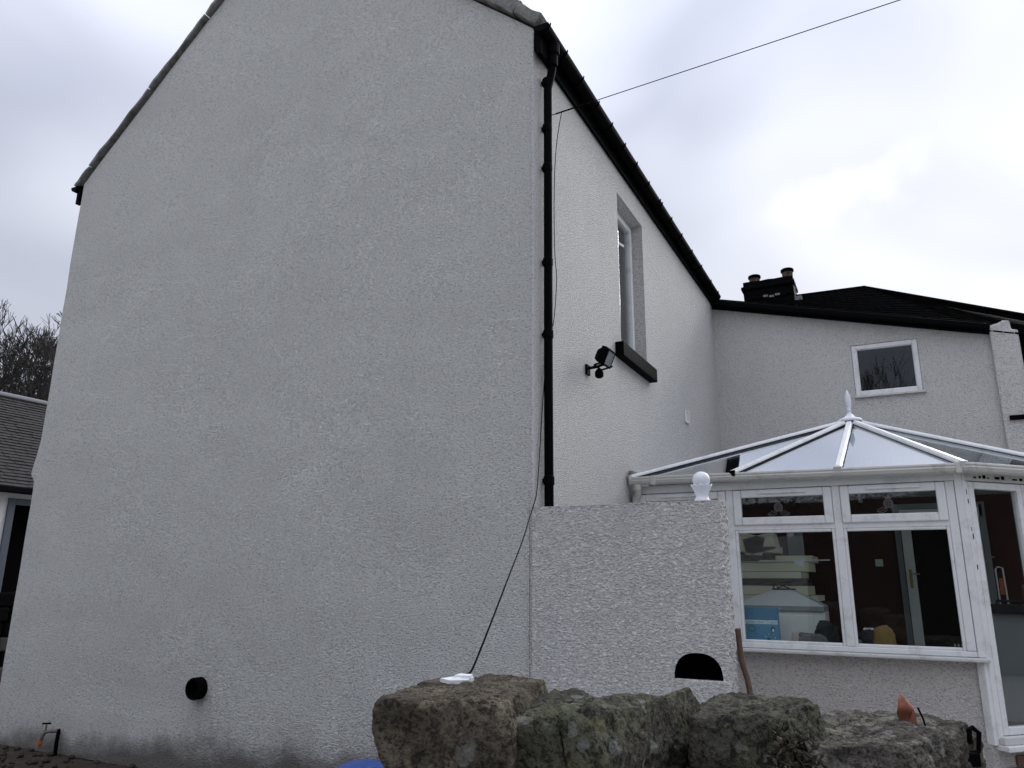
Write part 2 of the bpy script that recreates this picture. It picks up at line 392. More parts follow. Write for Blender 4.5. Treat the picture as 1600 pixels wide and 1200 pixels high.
mb.add([(0, wy0, wz0), (D, wy0, wz0), (D, wy1, wz0), (0, wy1, wz0)], [(0, 1, 2, 3)])
mb.build('side_wall', 'side', house)
MB().add([(0, 7.42, 0), (-5.8, 7.42, 0), (-5.8, 7.42, EL), (-2.9, 7.42, AP), (0, 7.42, ER)], [(0, 1, 2, 3, 4)]).build('back_wall', 'side', house)
# corner bead and joint strip
mb = MB()
mb.tube([(-.004+.004*noise.noise(V(z*.9, 0, 0)), -.004, z) for z in [i*.3 for i in range(7, 20)]]+[(0, -.004, 5.95)], .009, 6)
mb.build('corner_bead', 'side', house)
MB().box((-.034, -.010, 0), (-.026, .01, 2.06)).build('joint_strip', 'gwall', house, .002)
# window in side wall
wn = MB()
def rectframe(mb, o, ax, az, ay, x0, x1, z0, z1, wdt, d0, d1):
    mb.obox(o, ax, ay, az, (x0, d0, z0), (x0+wdt, d1, z1)); mb.obox(o, ax, ay, az, (x1-wdt, d0, z0), (x1, d1, z1))
    mb.obox(o, ax, ay, az, (x0+wdt, d0, z0), (x1-wdt, d1, z0+wdt)); mb.obox(o, ax, ay, az, (x0+wdt, d0, z1-wdt), (x1-wdt, d1, z1)); return mb
O = V(0, 0, 0)
win = rectframe(MB(), O, Y_, Z_, X_, wy0, wy1, wz0, wz1, .065, -.20, -.13).build('window', 'pvc', house, .006)
rectframe(MB(), O, Y_, Z_, X_, wy0+.05, wy1-.05, wz0+.05, wz1-.05, .06, -.17, -.11).build('frame', 'pvc', win, .006)
MB().box((-.150, wy0+.10, wz0+.10), (-.142, wy1-.10, wz1-.10)).build('pane', 'glass', win)
MB().box((-.9, wy0-.1, wz0-.1), (-.8, wy1+.1, wz1+.1)).build('blind', 'grey', win)
mb = MB().box((-.205, 1.87, 3.655), (.085, 3.02, 3.80)); mb.build('sill', 'black', win, .008)
# fascia, gutter, brackets (right eave)
MB().box((.004, .004, 5.775), (.032, 6.68, 5.995)).build('fascia', 'black', house, .003)
MB().box((.030, .004, 5.93), (.055, 6.68, 5.99)).build('eave_board', 'black', house)
def halfgutter(y0, y1, cx, z0, z1, r, side=1):
    mb = MB(); n = 10; ring = []
    for k in range(n+1): an = PI+PI*k/n; ring.append((r*math.cos(an), r*math.sin(an)))
    for k in range(n, -1, -1): an = PI+PI*k/n; ring.append(((r-.006)*math.cos(an), (r-.006)*math.sin(an)))
    nn = len(ring)
    for (y, z) in ((y0, z0), (y1, z1)):
        for (a, b) in ring: mb.v.append(V(cx+a, y, z+b))
    for k in range(nn): mb.f.append((k, (k+1) % nn, nn+(k+1) % nn, nn+k))
    mb.f.append(tuple(range(n+1)))   # stop end
    return mb
gut = halfgutter(-.055, 6.60, .098, 5.945, 5.90, .062).build('gutter', 'black', house)
for i, y in enumerate([-.02, .34, .72, 1.12, 1.5, 1.9, 2.3, 2.75, 3.2, 3.28, 3.7, 4.2, 4.75, 5.3, 5.9, 6.4]):
    z = 5.945-.045*y/6.6
    mb = MB(); mb.tube([(.098+.068*math.cos(PI+PI*k/8), y, z+.068*math.sin(PI+PI*k/8)) for k in range(9)]+[(.166, y, z+.012)], .006, 5); mb.build('bracket', 'black', gut)
# rainwater outlet + downpipe
dp = MB()
dp.tube([(.098, .17, 5.90), (.098, .17, 5.74), (.09, .175, 5.66), (.066, .185, 5.58), (.052, .175, 5.50), (.046, .172, 3.0), (.046, .172, .05)], .034, 12)
dpo = dp.build('downpipe', 'black', house, smooth=True)
MB().lathe((.098, .17, 5.70), [(.045, 0), (.045, .10), (.06, .11), (.06, .2)], 14).build('outlet', 'black', dpo, smooth=False)
MB().box((.032, -.01, 5.72), (.075, .17, 5.93)).build('fascia_end', 'black', house, .004)
for z in (5.56, 5.13, 4.77, 3.95, 3.36, 2.25, 1.2):
    MB().lathe((.046, .173, z-.035), [(.035, 0), (.040, .008), (.040, .06), (.035, .07)], 14).build('pipe_joint', 'black', dpo)
    MB().box((.0, .155, z-.015), (.03, .191, z+.015)).build('pipe_bracket', 'black', dpo, .003)
# left eave gutter
gl = halfgutter(-.03, 7.3, -5.885, 5.95, 5.93, .06).build('gutter', 'black', house)
MB().box((-5.87, .0, 5.74), (-5.815, .05, 5.97)).build('fascia_end', 'black', house, .004)
# roof slopes
for sgn, (xe, ze) in ((1, (.06, 5.97)), (-1, (-5.86, 5.94))):
    e = V(xe, 0, ze); a = V(-2.9, 0, AP+.06); d = (a-e)
    mb = MB(); nC = 20
    nrm = V(-d.z, 0, d.x).normalized()
    if nrm.z < 0: nrm = -nrm
    for k in range(nC):
        p = e+d*(k/nC); q_ = e+d*((k+1.15)/nC)
        mb.add([p+nrm*.018+Y_*.2, p+nrm*.018+Y_*7.45, q_+Y_*7.45, q_+Y_*.2, p+Y_*.2, p+Y_*7.45], [(0, 1, 2, 3), (4, 5, 1, 0)])
    tag(fix(mb.build('roof', 'slate', house)), kind=None)
# coping stones (skews)
def slabstone(name, mat, parent, o, ax, ay, az, L_, W_, T_, seed, amp=.012, nx=10, ny=5, nz_=3):
    mb = MB(); idx = {}
    def P(i, j, k):
        key = (i, j, k)
        if key not in idx:
            u, v_, t = i/nx, j/ny, k/nz_
            p = V(L_*u, W_*v_, T_*t)
            c = V(L_/2, W_/2, T_/2)
            ed = sum((abs(u-.5) > .49, abs(v_-.5) > .49, abs(t-.5) > .49))
            if ed >= 2: p = p+(c-p).normalized()*.005*(ed-1)
            n_ = V(noise.noise(V(*p)*7+V(seed, 0, 0)), noise.noise(V(*p)*7+V(0, seed, 5)), noise.noise(V(*p)*7+V(9, 0, seed)))
            p = p+n_*amp
            idx[key] = len(mb.v); mb.v.append(o+ax*p.x+ay*p.y+az*p.z)
        return idx[key]
    for i in range(nx):
        for j in range(ny): mb.f += [(P(i, j, 0), P(i, j+1, 0), P(i+1, j+1, 0), P(i+1, j, 0)), (P(i, j, nz_), P(i+1, j, nz_), P(i+1, j+1, nz_), P(i, j+1, nz_))]
    for i in range(nx):
        for k in range(nz_): mb.f += [(P(i, 0, k), P(i+1, 0, k), P(i+1, 0, k+1), P(i, 0, k+1)), (P(i, ny, k), P(i, ny, k+1), P(i+1, ny, k+1), P(i+1, ny, k))]
    for j in range(ny):
        for k in range(nz_): mb.f += [(P(0, j, k), P(0, j, k+1), P(0, j+1, k+1), P(0, j+1, k)), (P(nx, j, k), P(nx, j+1, k), P(nx, j+1, k+1), P(nx, j, k+1))]
    return fix(mb.build(name, mat, parent))
sd = 0
for side in (0, 1):
    e = V(-5.86, -.05, EL+.005) if side == 0 else V(.035, -.05, ER+.005)
    a = V(-2.9, -.05, AP+.02); d = (a-e); Lr = d.length; d.normalize(); nr = V(-d.z, 0, d.x)
    if nr.z < 0: nr = -nr
    s = 0.0; lens = [.30, 1.15, 1.05, 1.2, .8] if side == 0 else [.27, .38, .33, .6, .55, .7, .6, .6]
    for l in lens:
        if s+l > Lr: l = Lr-s
        if l < .08: break
        sd += 3.1
        th = .038 if side == 0 else .105
        slabstone('coping_stone', 'coping', house, e+d*(s+.001)+nr*(.004*random.random()), d, Y_, nr, l-.003, .33, th*(.9+.25*random.random()), sd)
        s += l

# ---------------------------------------------------------------- rear wing behind the conservatory
rw = thing('house_wing', (2, 6.685, 0), 'white roughcast rear wing with small window under a dark hipped slate roof', 'house')
RY = 6.685
ax0, ax1, az0, az1 = 1.925, 2.775, 4.115, 4.865
def rtop(x): return 5.74-x*(5.74-4.80)/3.63
mb = MB()
xs = [0, ax0, ax1, 3.95]
def q(a, b, za0, za1, zb0, zb1): mb.add([(a, RY, za0), (b, RY, zb0), (b, RY, zb1), (a, RY, za1)], [(0, 1, 2, 3)])
q(0, ax0, 0, rtop(0), 0, rtop(ax0)); q(ax1, 3.95, 0, rtop(ax1), 0, rtop(3.95)); q(ax0, ax1, 0, az0, 0, az0); q(ax0, ax1, az1, rtop(ax0), az1, rtop(ax1))
for (p0, p1) in (((ax0, az0), (ax0, az1)), ((ax0, az1), (ax1, az1)), ((ax1, az1), (ax1, az0)), ((ax1, az0), (ax0, az0))):
    mb.add([(p0[0], RY, p0[1]), (p1[0], RY, p1[1]), (p1[0], RY+.12, p1[1]), (p0[0], RY+.12, p0[1])], [(0, 1, 2, 3)])
mb.build('wall', 'rear', rw)
mb = MB().prism([(3.63, RY-.07, 0), (3.95, RY-.07, 0), (3.95, RY-.07, 4.80), (3.88, RY-.07, 4.82), (3.87, RY-.07, 4.94), (3.80, RY-.07, 4.955), (3.74, RY-.07, 4.925), (3.63, RY-.07, 4.90)], (0, .30, 0))
fix(mb.build('pilaster', 'rear', rw, .015))
w2 = rectframe(MB(), V(0, RY, 0), X_, Z_, Y_, ax0+.004, ax1-.004, az0+.004, az1-.004, .062, .008, .07).build('window', 'pvc', rw, .006)
rectframe(MB(), V(0, RY, 0), X_, Z_, Y_, ax0+.058, ax1-.058, az0+.058, az1-.058, .018, .022, .06).build('glazing_bead', 'pvc', w2, .004)
MB().box((ax0+.065, RY+.045, az0+.065), (ax1-.065, RY+.051, az1-.065)).build('pane', 'glass', w2)
MB().box((ax0-.02, RY-.04, az0-.03), (ax1+.03, RY+.02, az0-.002)).build('sill', 'pvcdirty', w2, .005)
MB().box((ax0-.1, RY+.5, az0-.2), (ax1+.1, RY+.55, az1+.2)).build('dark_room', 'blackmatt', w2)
# roof: verge board, slate planes
A0 = V(-.06, RY-.07, rtop(-.06)+.02); A1 = V(3.66, RY-.07, rtop(3.66)+.02); A2 = V(5.6, RY-.07, 4.28)
Pk = V(2.19, 8.72, 6.45); Lk = V(-.3, 8.72, 6.50); Rk = V(5.9, 8.72, 5.02)
mb = MB()
def slatefacet(p00, p10, p01, p11, rows=14, colsn=20):
    # p00-p10 lower edge, p01-p11 upper edge; overlapping courses of single slates
    nrm = ((p10-p00).cross(p01-p00)).normalized()
    if nrm.z < 0: nrm = -nrm
    for r in range(rows):
        for c in range(colsn):
            off = .5 if r % 2 else 0
            u0, u1 = max(0, (c+off)/colsn), min(1, (c+1+off)/colsn)
            if u1 <= u0: continue
            def pt(u, t): return (p00.lerp(p10, u)).lerp(p01.lerp(p11, u), t)
            t0, t1 = r/rows, min(1, (r+1.25)/rows); l = .008*random.random(); h = .016+l
            vs = [pt(u0+.002, t0)+nrm*h, pt(u1-.002, t0)+nrm*h, pt(u1-.002, t1)+nrm*.002, pt(u0+.002, t1)+nrm*.002, pt(u0+.002, t0), pt(u1-.002, t0)]
            mb.add(vs, [(0, 1, 2, 3), (4, 5, 1, 0)])
slatefacet(A0, A1, Lk, Pk, 16, 26); slatefacet(A1, A2, Pk, Rk, 16, 16)
o_ = mb.build('slate', 'slate', rw); o_['kind'] = 'stuff'
MB().add([A0-Z_*.03, A1-Z_*.03, Pk-Z_*.05, Lk-Z_*.05], [(0, 1, 3), (1, 2, 3)]).add([A1-Z_*.03, A2-Z_*.03, Rk-Z_*.05, Pk-Z_*.05], [(0, 1, 3), (1, 2, 3)]).add([Lk-Z_*.02, Pk-Z_*.02, Pk+V(0, 3, -2), Lk+V(0, 3, -2)], [(0, 1, 2, 3)]).add([Pk-Z_*.02, Rk-Z_*.02, Rk+V(0, 3, -2), Pk+V(0, 3, -2)], [(0, 1, 2, 3)]).build('roof_deck', 'blackmatt', rw)
dv = (A1-A0).normalized(); nv = V(-dv.z, 0, dv.x)
mb = MB().obox(A0+V(0, .002, 0), dv, Y_, nv, (0, -.004, -.03), ((A1-A0).length-.03, .065, .13)); mb.build('verge_board', 'black', rw, .006)
mb = MB().obox(A0+V(0, -.06, .02), dv, Y_, nv, (0, -.04, -.02), ((A1-A0).length-.04, .05, .06)); mb.build('gutter', 'black', rw, .012)
mb = MB().obox(A0+V(0, -.03, .06), dv, Y_, nv, (.28, 0, .0), (.7, .06, .045)); mb.build('loose_slate', 'slate', rw)
# ridge tiles
for k in range(9):
    u = k/9; p = Lk.lerp(Pk, u)+Z_*.0; q_ = Lk.lerp(Pk, u+.115)
    MB().tube([p, q_], .045, 7).build('ridge_tile', 'slate', rw)
for k in range(10):
    u = k/10; p = Pk.lerp(Rk, u); q_ = Pk.lerp(Rk, u+.105)
    MB().tube([p, q_], .04, 7).build('ridge_tile', 'slate', rw)
# chimney
ch = slabstone('chimney', 'black', rw, V(.22, 8.42, 6.1), X_, Y_, Z_, .86, .5, .68, 33, .02, 8, 5, 8)
for k in range(8):
    MB().box((.26+.1*k, 8.395, 6.42+.02*(k % 2)), (.26+.1*k+.08, 8.43, 6.46+.02*(k % 2))).build('mortar_patch', 'coping' if k in (3, 4, 5) else 'black', ch, .004)
MB().box((.19, 8.39, 6.62), (1.10, 8.95, 6.69)).build('cornice', 'black', ch, .015)
for (px, hz) in ((.40, .22), (.97, .25)):
    p = MB().lathe((px, 8.66, 6.72), [(.095, 0), (.095, hz*.25), (.088, hz*.4), (.094, hz*.9), (.106, hz*.92), (.108, hz), (.085, hz), (.08, hz-.1)], 16).build('chimney_pot', 'pot', ch)
    MB().lathe((px, 8.66, 6.72+hz*.86), [(.1, 0), (.112, .012), (.112, .05), (.1, .06)], 16).build('pot_rim', 'blackmatt', p)
MB().lathe((.72, 8.66, 6.72), [(.06, 0), (.06, .1), (.05, .12)], 12).build('capped_flue', 'blackmatt', ch)
MB().box((1.08, 8.36, 6.16), (1.20, 8.52, 6.36)).build('flashing', 'coping', ch, .01)
# stone-built return past the pilaster
mb = thing('neighbour_wall', (4.6, 7.2, 0), 'sliver of bare rubble stone wall past the pilaster at the right edge', 'wall')
MB().box((3.97, RY+.25, 0), (5.5, RY+.5, 4.42)).build('wall_core', 'rubble', mb)
for r in range(22):
    xx = 3.96; r_ = random.Random(r)
    while xx < 5.3:
        wd = r_.uniform(.18, .38)
        MB().box((xx, RY+.21-.02*r_.random(), .02+r*.2), (xx+wd-.02, RY+.26, .2+r*.2)).build('stone', 'rubble', mb, .015); xx += wd
MB().box((3.70, RY-.10, 3.60), (4.9, RY-.02, 3.66)).build('slate_ledge', 'slate', rw, .004)

# ---------------------------------------------------------------- garden wall with arched niche
gw = thing('garden_wall', (.65, .11, 0), 'short white roughcast wall with black arched niche joined to the house corner', 'wall')
gx1, gz = 1.285, 2.045
ncx, nrx, nz0, nrz = 1.100, .146, .985, .150
mb = MB()
arch = [(ncx+nrx*math.copysign(abs(math.cos(PI*k/24))**.85, math.cos(PI*k/24)), nz0+nrz*math.sin(PI*k/24)**.8 if 0 < k < 24 else nz0) for k in range(25)]
y0 = -.012
left = [(0.0, 0), (ncx, 0), (ncx, nz0)]+[arch[24]]+[arch[k] for k in range(23, 11, -1)]+[(ncx, gz), (0.0, gz)]
right = [(ncx, 0), (gx1, 0), (gx1, gz), (ncx, gz)]+[arch[k] for k in range(12, -1, -1)]+[(ncx, nz0)]
for poly in (left, right):
    mb.add([(a, y0, b) for a, b in poly], [tuple(range(len(poly)))])
# rounded end, top, back
R_ = .02
mb.add([(gx1, y0, 0), (gx1, .21, 0), (gx1, .21, gz), (gx1, y0, gz)], [(0, 1, 2, 3)])
mb.add([(0, y0, gz), (gx1, y0, gz), (gx1, .21, gz), (0, .21, gz)], [(0, 1, 2, 3)])
mb.add([(gx1, .21, 0), (0, .21, 0), (0, .21, gz), (gx1, .21, gz)], [(0, 1, 2, 3)])
import bmesh
wo = mb.build('wall', 'gwall', gw)
bm = bmesh.new(); bm.from_mesh(wo.data); bmesh.ops.remove_doubles(bm, verts=bm.verts, dist=.0005); bm.to_mesh(wo.data); bm.free()
mb = MB(); loop = arch
nL = len(loop)
mb.v = [V(a, y0+.001, b) for a, b in loop]+[V(a, .17, b) for a, b in loop]
mb.f = [(i, (i+1) % nL, nL+(i+1) % nL, nL+i) for i in range(nL)]+[tuple(range(nL, 2*nL))]
mb.build('niche', 'blackmatt', gw)
slabstone('niche_sill', 'gwall', gw, V(.958, -.030, .70), X_, Y_, Z_, .33, .045, .282, 5, .004, 12, 3, 10)
# lumpy arris render along the top and the free end (real relief on the outline)
mb = MB()
rr = random.Random(3)
for k in range(260):
    x = rr.uniform(.0, gx1); s = rr.uniform(.006, .013)
    mb.lathe((x, rr.uniform(-.01, .02), gz-.004), [(s*.5, -s*.4), (s, 0), (s*.6, s*.5)], 6)
for k in range(420):
    z = rr.uniform(.3, gz); s = rr.uniform(.006, .013)
    mb.lathe((gx1-.002, rr.uniform(-.01, .21), z), [(s*.4, -s), (s, 0), (s*.4, s)], 6)
o_ = mb.build('render_grit', 'gwall', gw, smooth=True); o_['kind'] = 'stuff'

# globe ornament on the wall
go_ = thing('globe_ornament', (1.155, .10, gz), 'white ball ornament in a scalloped cup on top of the garden wall', 'ornament')
def scal(j, an, r, z):
    if j >= 6: return r*(1+.045*math.cos(9*an)), z+.007*math.cos(9*an)
    return r, z
MB().lathe((1.155, .10, gz), [(.052, .0), (.052, .012), (.043, .022), (.038, .04), (.048, .07), (.06, .095), (.067, .108), (.058, .108), (.04, .09)], 54, scal).build('cup', 'ornament', go_, smooth=True)
MB().lathe((1.155, .10, gz+.142), [(.056*math.cos(a), .056*math.sin(a)) for a in [(-80+k*10)*PI/180 for k in range(17)]], 32).build('ball', 'ornament', go_, smooth=True)

# ---------------------------------------------------------------- conservatory
cs = thing('conservatory', (1.93, 3.56, 0), 'white framed glazed conservatory with hipped roof and finial beside the house', 'conservatory')
FY = 2.21; Zs = 1.0
dd = V(1, 1, 0).normalized(); dn = V(1, -1, 0).normalized()   # 45 degree facet: along, outward
C1 = V(2.77, FY, 0); FL = 1.51; C2 = C1+dd*FL
BY = 4.95
mb = MB().box((.004, FY+.03, 0), (2.74, FY+.25, Zs-.02))
mb.build('plinth', 'plinth', cs)
MB().obox(C1, dd, dn, Z_, (-.06, -.25, 0), (FL+.05, -.03, .40)).build('door_plinth', 'plinth', cs)
for k in range(7):
    for r in range(2): MB().obox(C1, dd, dn, Z_, (.05+.215*k+(.1 if r else 0), -.035, .17+.08*r), (.05+.215*k+.2+(.1 if r else 0), -.01, .24+.08*r)).build('brick', 'brick', cs, .006)
MB().box((C2.x-.25, C2.y+.05, 0), (C2.x-.01, BY+.1, Zs-.02)).build('plinth', 'plinth', cs)
MB().box((.01, BY, 0), (C2.x, BY+.12, 2.5)).build('back_wall', 'maroon', cs)
MB().box((.006, FY+.26, .43), (.028, BY-.002, 2.45)).build('wall_lining', 'maroon', cs)
MB().box((.03, FY+.255, .40), (C2.x-.26, BY-.002, .43)).build('floor', 'floor', cs)
sl = MB().box((.02, FY-.075, Zs-.022), (2.775, FY+.05, Zs+.006)); slo = sl.build('sill', 'pvcdirty', cs, .008)
MB().box((.03, FY+.06, Zs-.016), (2.70, FY+.36, Zs+.004)).build('inner_sill', 'white', cs, .004)
# main frame members
fr = lambda a, b, nm, mat='pvc', bv=.006: MB().box(a, b).build(nm, mat, cs, bv)
U = [.045, .925, 1.815, 2.665]
fr((.03, FY-.005, Zs+.008), (2.70, FY+.065, Zs+.05), 'bottom_rail')
fr((.03, FY-.005, 2.355), (2.76, FY+.065, 2.43), 'head_rail')
for i, x in enumerate(U):
    fr((x-.032, FY-.004, Zs+.052), (x+.032, FY+.062, 2.353), 'mullion')
fr((2.70, FY-.012, Zs+.008), (2.775, FY+.07, 2.44), 'corner_post')
mb = MB().obox(C1, dd, dn, Z_, (-.02, -.07, .44), (.030, .006, 2.35)); mb.build('corner_post', 'pvc', cs, .006)
def casement(x0, x1, etched):
    zt0, zt1 = 2.035, 2.352
    MB().box((x0, FY-.002, 1.995), (x1, FY+.06, 2.045)).build('transom', 'pvc', cs, .006)
    c = rectframe(MB(), V(0, FY, 0), X_, Z_, Y_, x0+.004, x1-.004, zt0+.004, zt1-.004, .068, -.022, .03).build('casement', 'pvc', cs, .009)
    p = MB().box((x0+.065, FY-.002, zt0+.065), (x1-.065, FY+.004, zt1-.065)).build('pane', 'glass', c)
    MB().box(((x0+x1)/2-.19, FY-.038, zt1-.043), ((x0+x1)/2+.21, FY-.020, zt1-.02)).build('trickle_vent', 'pvc', c, .004)
    if etched:
        cx, cz = (x0+x1)/2-.03, zt0+.135; mb = MB()
        for k in range(18):
            a0, a1 = 2*PI*k/18, 2*PI*(k+1)/18
            mb.tube([(cx+.034*math.cos(a0), FY-.003, cz+.02+.034*math.sin(a0)), (cx+.034*math.cos(a1), FY-.003, cz+.02+.034*math.sin(a1))], .0025, 4)
        for k in range(-2, 3):
            hh = math.sqrt(.034**2-(k*.012)**2)
            mb.tube([(cx+k*.012, FY-.003, cz+.02-hh), (cx+k*.012, FY-.003, cz+.02+hh)], .0015, 4); mb.tube([(cx-hh, FY-.003, cz+.02+k*.012), (cx+hh, FY-.003, cz+.02+k*.012)], .0015, 4)
        for s in (-1, 1):
            for q_ in range(3):
                pts = [(cx+s*(.012+t*.08), FY-.003, cz-.022-q_*.011+.012*math.sin(t*PI*1.5+q_)) for t in [i/8 for i in range(9)]]
                mb.tube(pts, .0018, 4)
        mb.box((cx-.022, FY-.004, cz+.06), (cx+.024, FY-.0025, cz+.072))
        mb.build('etched_motif', 'etched', p)
    f = rectframe(MB(), V(0, FY, 0), X_, Z_, Y_, x0+.002, x1-.002, Zs+.048, 1.997, .026, .002, .05).build('lower_light', 'pvc', cs, .008)
    MB().box((x0+.02, FY+.02, Zs+.06), (x1-.02, FY+.026, 1.985)).build('pane', 'glass', f)
casement(U[0]+.03, U[1]-.03, False); casement(U[1]+.03, U[2]-.03, True); casement(U[2]+.03, U[3]-.03, True)
# keep plates and holes on the corner post
for (t, z, h) in ((.004, 2.24, .028), (.012, 2.17, .022), (.004, 1.95, .022), (.012, 1.89, .030), (.010, 1.66, .024)):
    MB().obox(C1, dd, dn, Z_, (t-.006, .004, z), (t+.002, .008, z+h*1.5)).build('screw_slot', 'blackmatt', cs)
# eaves beam with mastic gaps over the door facet
MB().obox(C1, dd, dn, Z_, (-.02, -.07, 2.352), (FL+.03, .004, 2.44)).build('head_rail', 'pvcdirty', cs, .005)
for k, (t, l) in enumerate(((.10, .03), (.16, .02), (.20, .03), (.25, .015), (.33, .05), (.40, .03), (.52, .05), (.6, .03))):
    MB().obox(C1, dd, dn, Z_, (t, .002, 2.375), (t+l, .007, 2.375+.012+.008*(k % 3))).build('sealant_gap', 'blackmatt', cs)
# doors in the facet
def leaf(t0, t1):
    d = rectframe(MB(), C1, dd, Z_, dn, t0, t1, .465, 2.345, .055, -.05, .008).build('door', 'pvc', cs, .007)
    MB().obox(C1, dd, dn, Z_, (t0+.05, -.026, .515), (t1-.05, -.02, 2.30)).build('pane', 'glass', d)
    return d
d1 = leaf(.032, .60); d2 = leaf(.606, 1.17)
MB().obox(C1, dd, dn, Z_, (.545, .01, 1.35), (.575, .03, 1.55)).build('handle', 'pvc', d1, .004)
mb = MB().obox(C1, dd, dn, Z_, (1.175, -.06, .44), (1.25, .006, 2.35)); mb.build('mullion', 'pvc', cs, .006)
s_ = rectframe(MB(), C1, dd, Z_, dn, 1.252, FL-.03, .465, 2.345, .045, -.05, .004).build('sidelight', 'pvc', cs, .006)
MB().obox(C1, dd, dn, Z_, (1.29, -.026, .505), (FL-.07, -.02, 2.305)).build('pane', 'glass', s_)
MB().obox(C1, dd, dn, Z_, (-.012, -.07, .405), (FL, .045, .462)).build('threshold', 'pvcdirty', cs, .008)
MB().obox(C1, dd, dn, Z_, (-.016, -.06, .365), (FL, .075, .404)).build('door_sill', 'pvc', cs, .006)
MB().obox(C1+V(0, 0, 0), dd, dn, Z_, (-.055, -.07, .40), (-.012, -.004, .975)).build('jamb_cover', 'pvc', cs, .004)
# side run (right, mostly out of frame)
for k in range(3):
    ya = C2.y+.02+k*.54
    f = rectframe(MB(), V(C2.x, 0, 0), Y_, Z_, X_, ya, ya+.53, Zs, 2.43, .05, -.07, 0).build('side_light', 'pvc', cs, .006)
    MB().box((C2.x-.04, ya+.04, Zs+.04), (C2.x-.034, ya+.49, 2.39)).build('pane', 'glass', f)
MB().box((C2.x-.09, C2.y-.03, .4), (C2.x+.01, C2.y+.018, 2.44)).build('corner_post', 'pvc', cs, .006)
# gutter
eave = [V(.02, FY-.075, 2.475), V(2.81, FY-.075, 2.445), V(2.81, FY-.075, 2.445)+dd*(FL+.03), V(C2.x+.085, BY+.1, 2.46)]
prof = [(0, .035), (.02, .035), (.045, .02), (.07, -.005), (.075, -.03), (.07, -.045), (.05, -.047), (.045, -.02), (.02, -.005), (0, -.008)]
prof = [(-.012, .034), (.052, .034), (.056, .018), (.050, .008), (.056, -.004), (.046, -.03), (.030, -.040), (-.012, -.042)]
mb = MB(); outs = [-Y_, (-Y_+dn).normalized()*1.082, (X_+dn).normalized()*1.082, X_]
for p, o_v in zip(eave, outs):
    for (a, b) in prof: mb.v.append(p+o_v*a+Z_*b)
n_ = len(prof)
for i in range(3):
    for k in range(n_): mb.f.append((i*n_+k, i*n_+(k+1) % n_, (i+1)*n_+(k+1) % n_, (i+1)*n_+k))
mb.f.append(tuple(range(n_))[::-1]); mb.f.append(tuple(3*n_+k for k in range(n_)))
gt = fix(mb.build('gutter', 'gutter', cs, .004))
for p in (V(.26, FY-.075, 2.472), V(2.74, FY-.075, 2.446)):
    MB().box((p.x-.022, p.y-.062, p.z-.048), (p.x+.022, p.y+.01, p.z+.04)).build('gutter_joint', 'gutter', gt, .006)
MB().obox(V(.01, FY-.07, 2.50), X_, Y_, Z_, (0, -.02, 0), (.05, .10, .075)).build('flashing', 'coping', cs, .01)
mb = MB(); mb.tube([(.10, FY-.09, 2.44), (.10, FY-.085, 2.385), (.094, FY-.07, 2.355), (.066, FY-.045, 2.31), (.058, FY-.04, 2.28), (.056, FY-.04, .06)], .033, 14)
sp = mb.build('rainwater_pipe', 'gutter', cs, smooth=True)
MB().lathe((.10, FY-.088, 2.385), [(.038, 0), (.038, .05)], 14).build('pipe_joint', 'gutter', sp); MB().lathe((.057, FY-.04, 2.23), [(.038, 0), (.038, .05)], 14).build('pipe_joint', 'gutter', sp)
# roof: rafters and glazing
AX = V(1.935, 3.56, 3.165)
ez = 2.495
corners = [V(.05, FY-.09, ez), V(1.0, FY-.09, ez-.006), V(1.86, FY-.09, ez-.013), V(2.76, FY-.09, ez-.025), V(C2.x+.06, C2.y-.02, ez-.02), V(C2.x+.08, 4.1, ez-.015), V(C2.x+.06, BY+.05, ez), V(1.9, BY+.05, ez), V(.05, BY+.05, ez)]
ring = [AX+(c-AX).normalized()*.09-Z_*.012 for c in corners]
nc = len(corners)
for i in range(nc):
    a, b = corners[i], corners[(i+1) % nc]; ra, rb = ring[i], ring[(i+1) % nc]
    nrm = (b-a).cross(ra-a).normalized()
    if nrm.z < 0: nrm = -nrm
    P = [a, b, rb, ra]; mb = MB().add([p+nrm*.004 for p in P]+[p-nrm*.006 for p in P], [(0, 1, 2, 3), (7, 6, 5, 4), (0, 4, 5, 1), (1, 5, 6, 2), (2, 6, 7, 3), (3, 7, 4, 0)])
    fix(mb.build('roof_panel', 'roofglass', cs))
    d_ = (ra-a); L_ = d_.length+.05; d_.normalize(); sd_ = d_.cross(Z_).normalized(); n2 = sd_.cross(d_)
    if n2.z < 0: n2 = -n2
    rb_ = MB(); prf = [(-.032, .004), (-.032, .020), (-.020, .040), (.020, .040), (.032, .020), (.032, .004)]
    for (t) in (-.03, L_):
        for (u, h) in prf: rb_.v.append(a+d_*t+sd_*u+n2*h)
    for k in range(6): rb_.f.append((k, (k+1) % 6, 6+(k+1) % 6, 6+k))
    rb_.f += [tuple(range(6))[::-1], tuple(range(6, 12))]
    ra_ = fix(rb_.build('rafter', 'pvc', cs, .003))
    MB().obox(a, d_, sd_, n2, (0, -.022, -.055), (L_, .022, -.010)).build('rafter_bar', 'pvc', ra_)
    MB().obox(a, d_, sd_, n2, (-.045, -.032, -.012), (-.008, .032, .040)).build('end_cap', 'black' if i == 1 else 'pvcdirty', ra_, .008)
    MB().obox(a, d_, sd_, n2, (0, .0325, -.0), (L_, .037, .008)).build('gasket', 'blackmatt', ra_)
for i in range(5):   # dirty eaves trim under the panels
    a, b = corners[i], corners[i+1]; e_ = (b-a).normalized(); o_n = e_.cross(Z_)
    MB().obox(a, e_, o_n, Z_, (.03, -.03, -.016), ((b-a).length-.03, .004, -.004)).build('eaves_trim', 'pvcdirty', cs, .003)
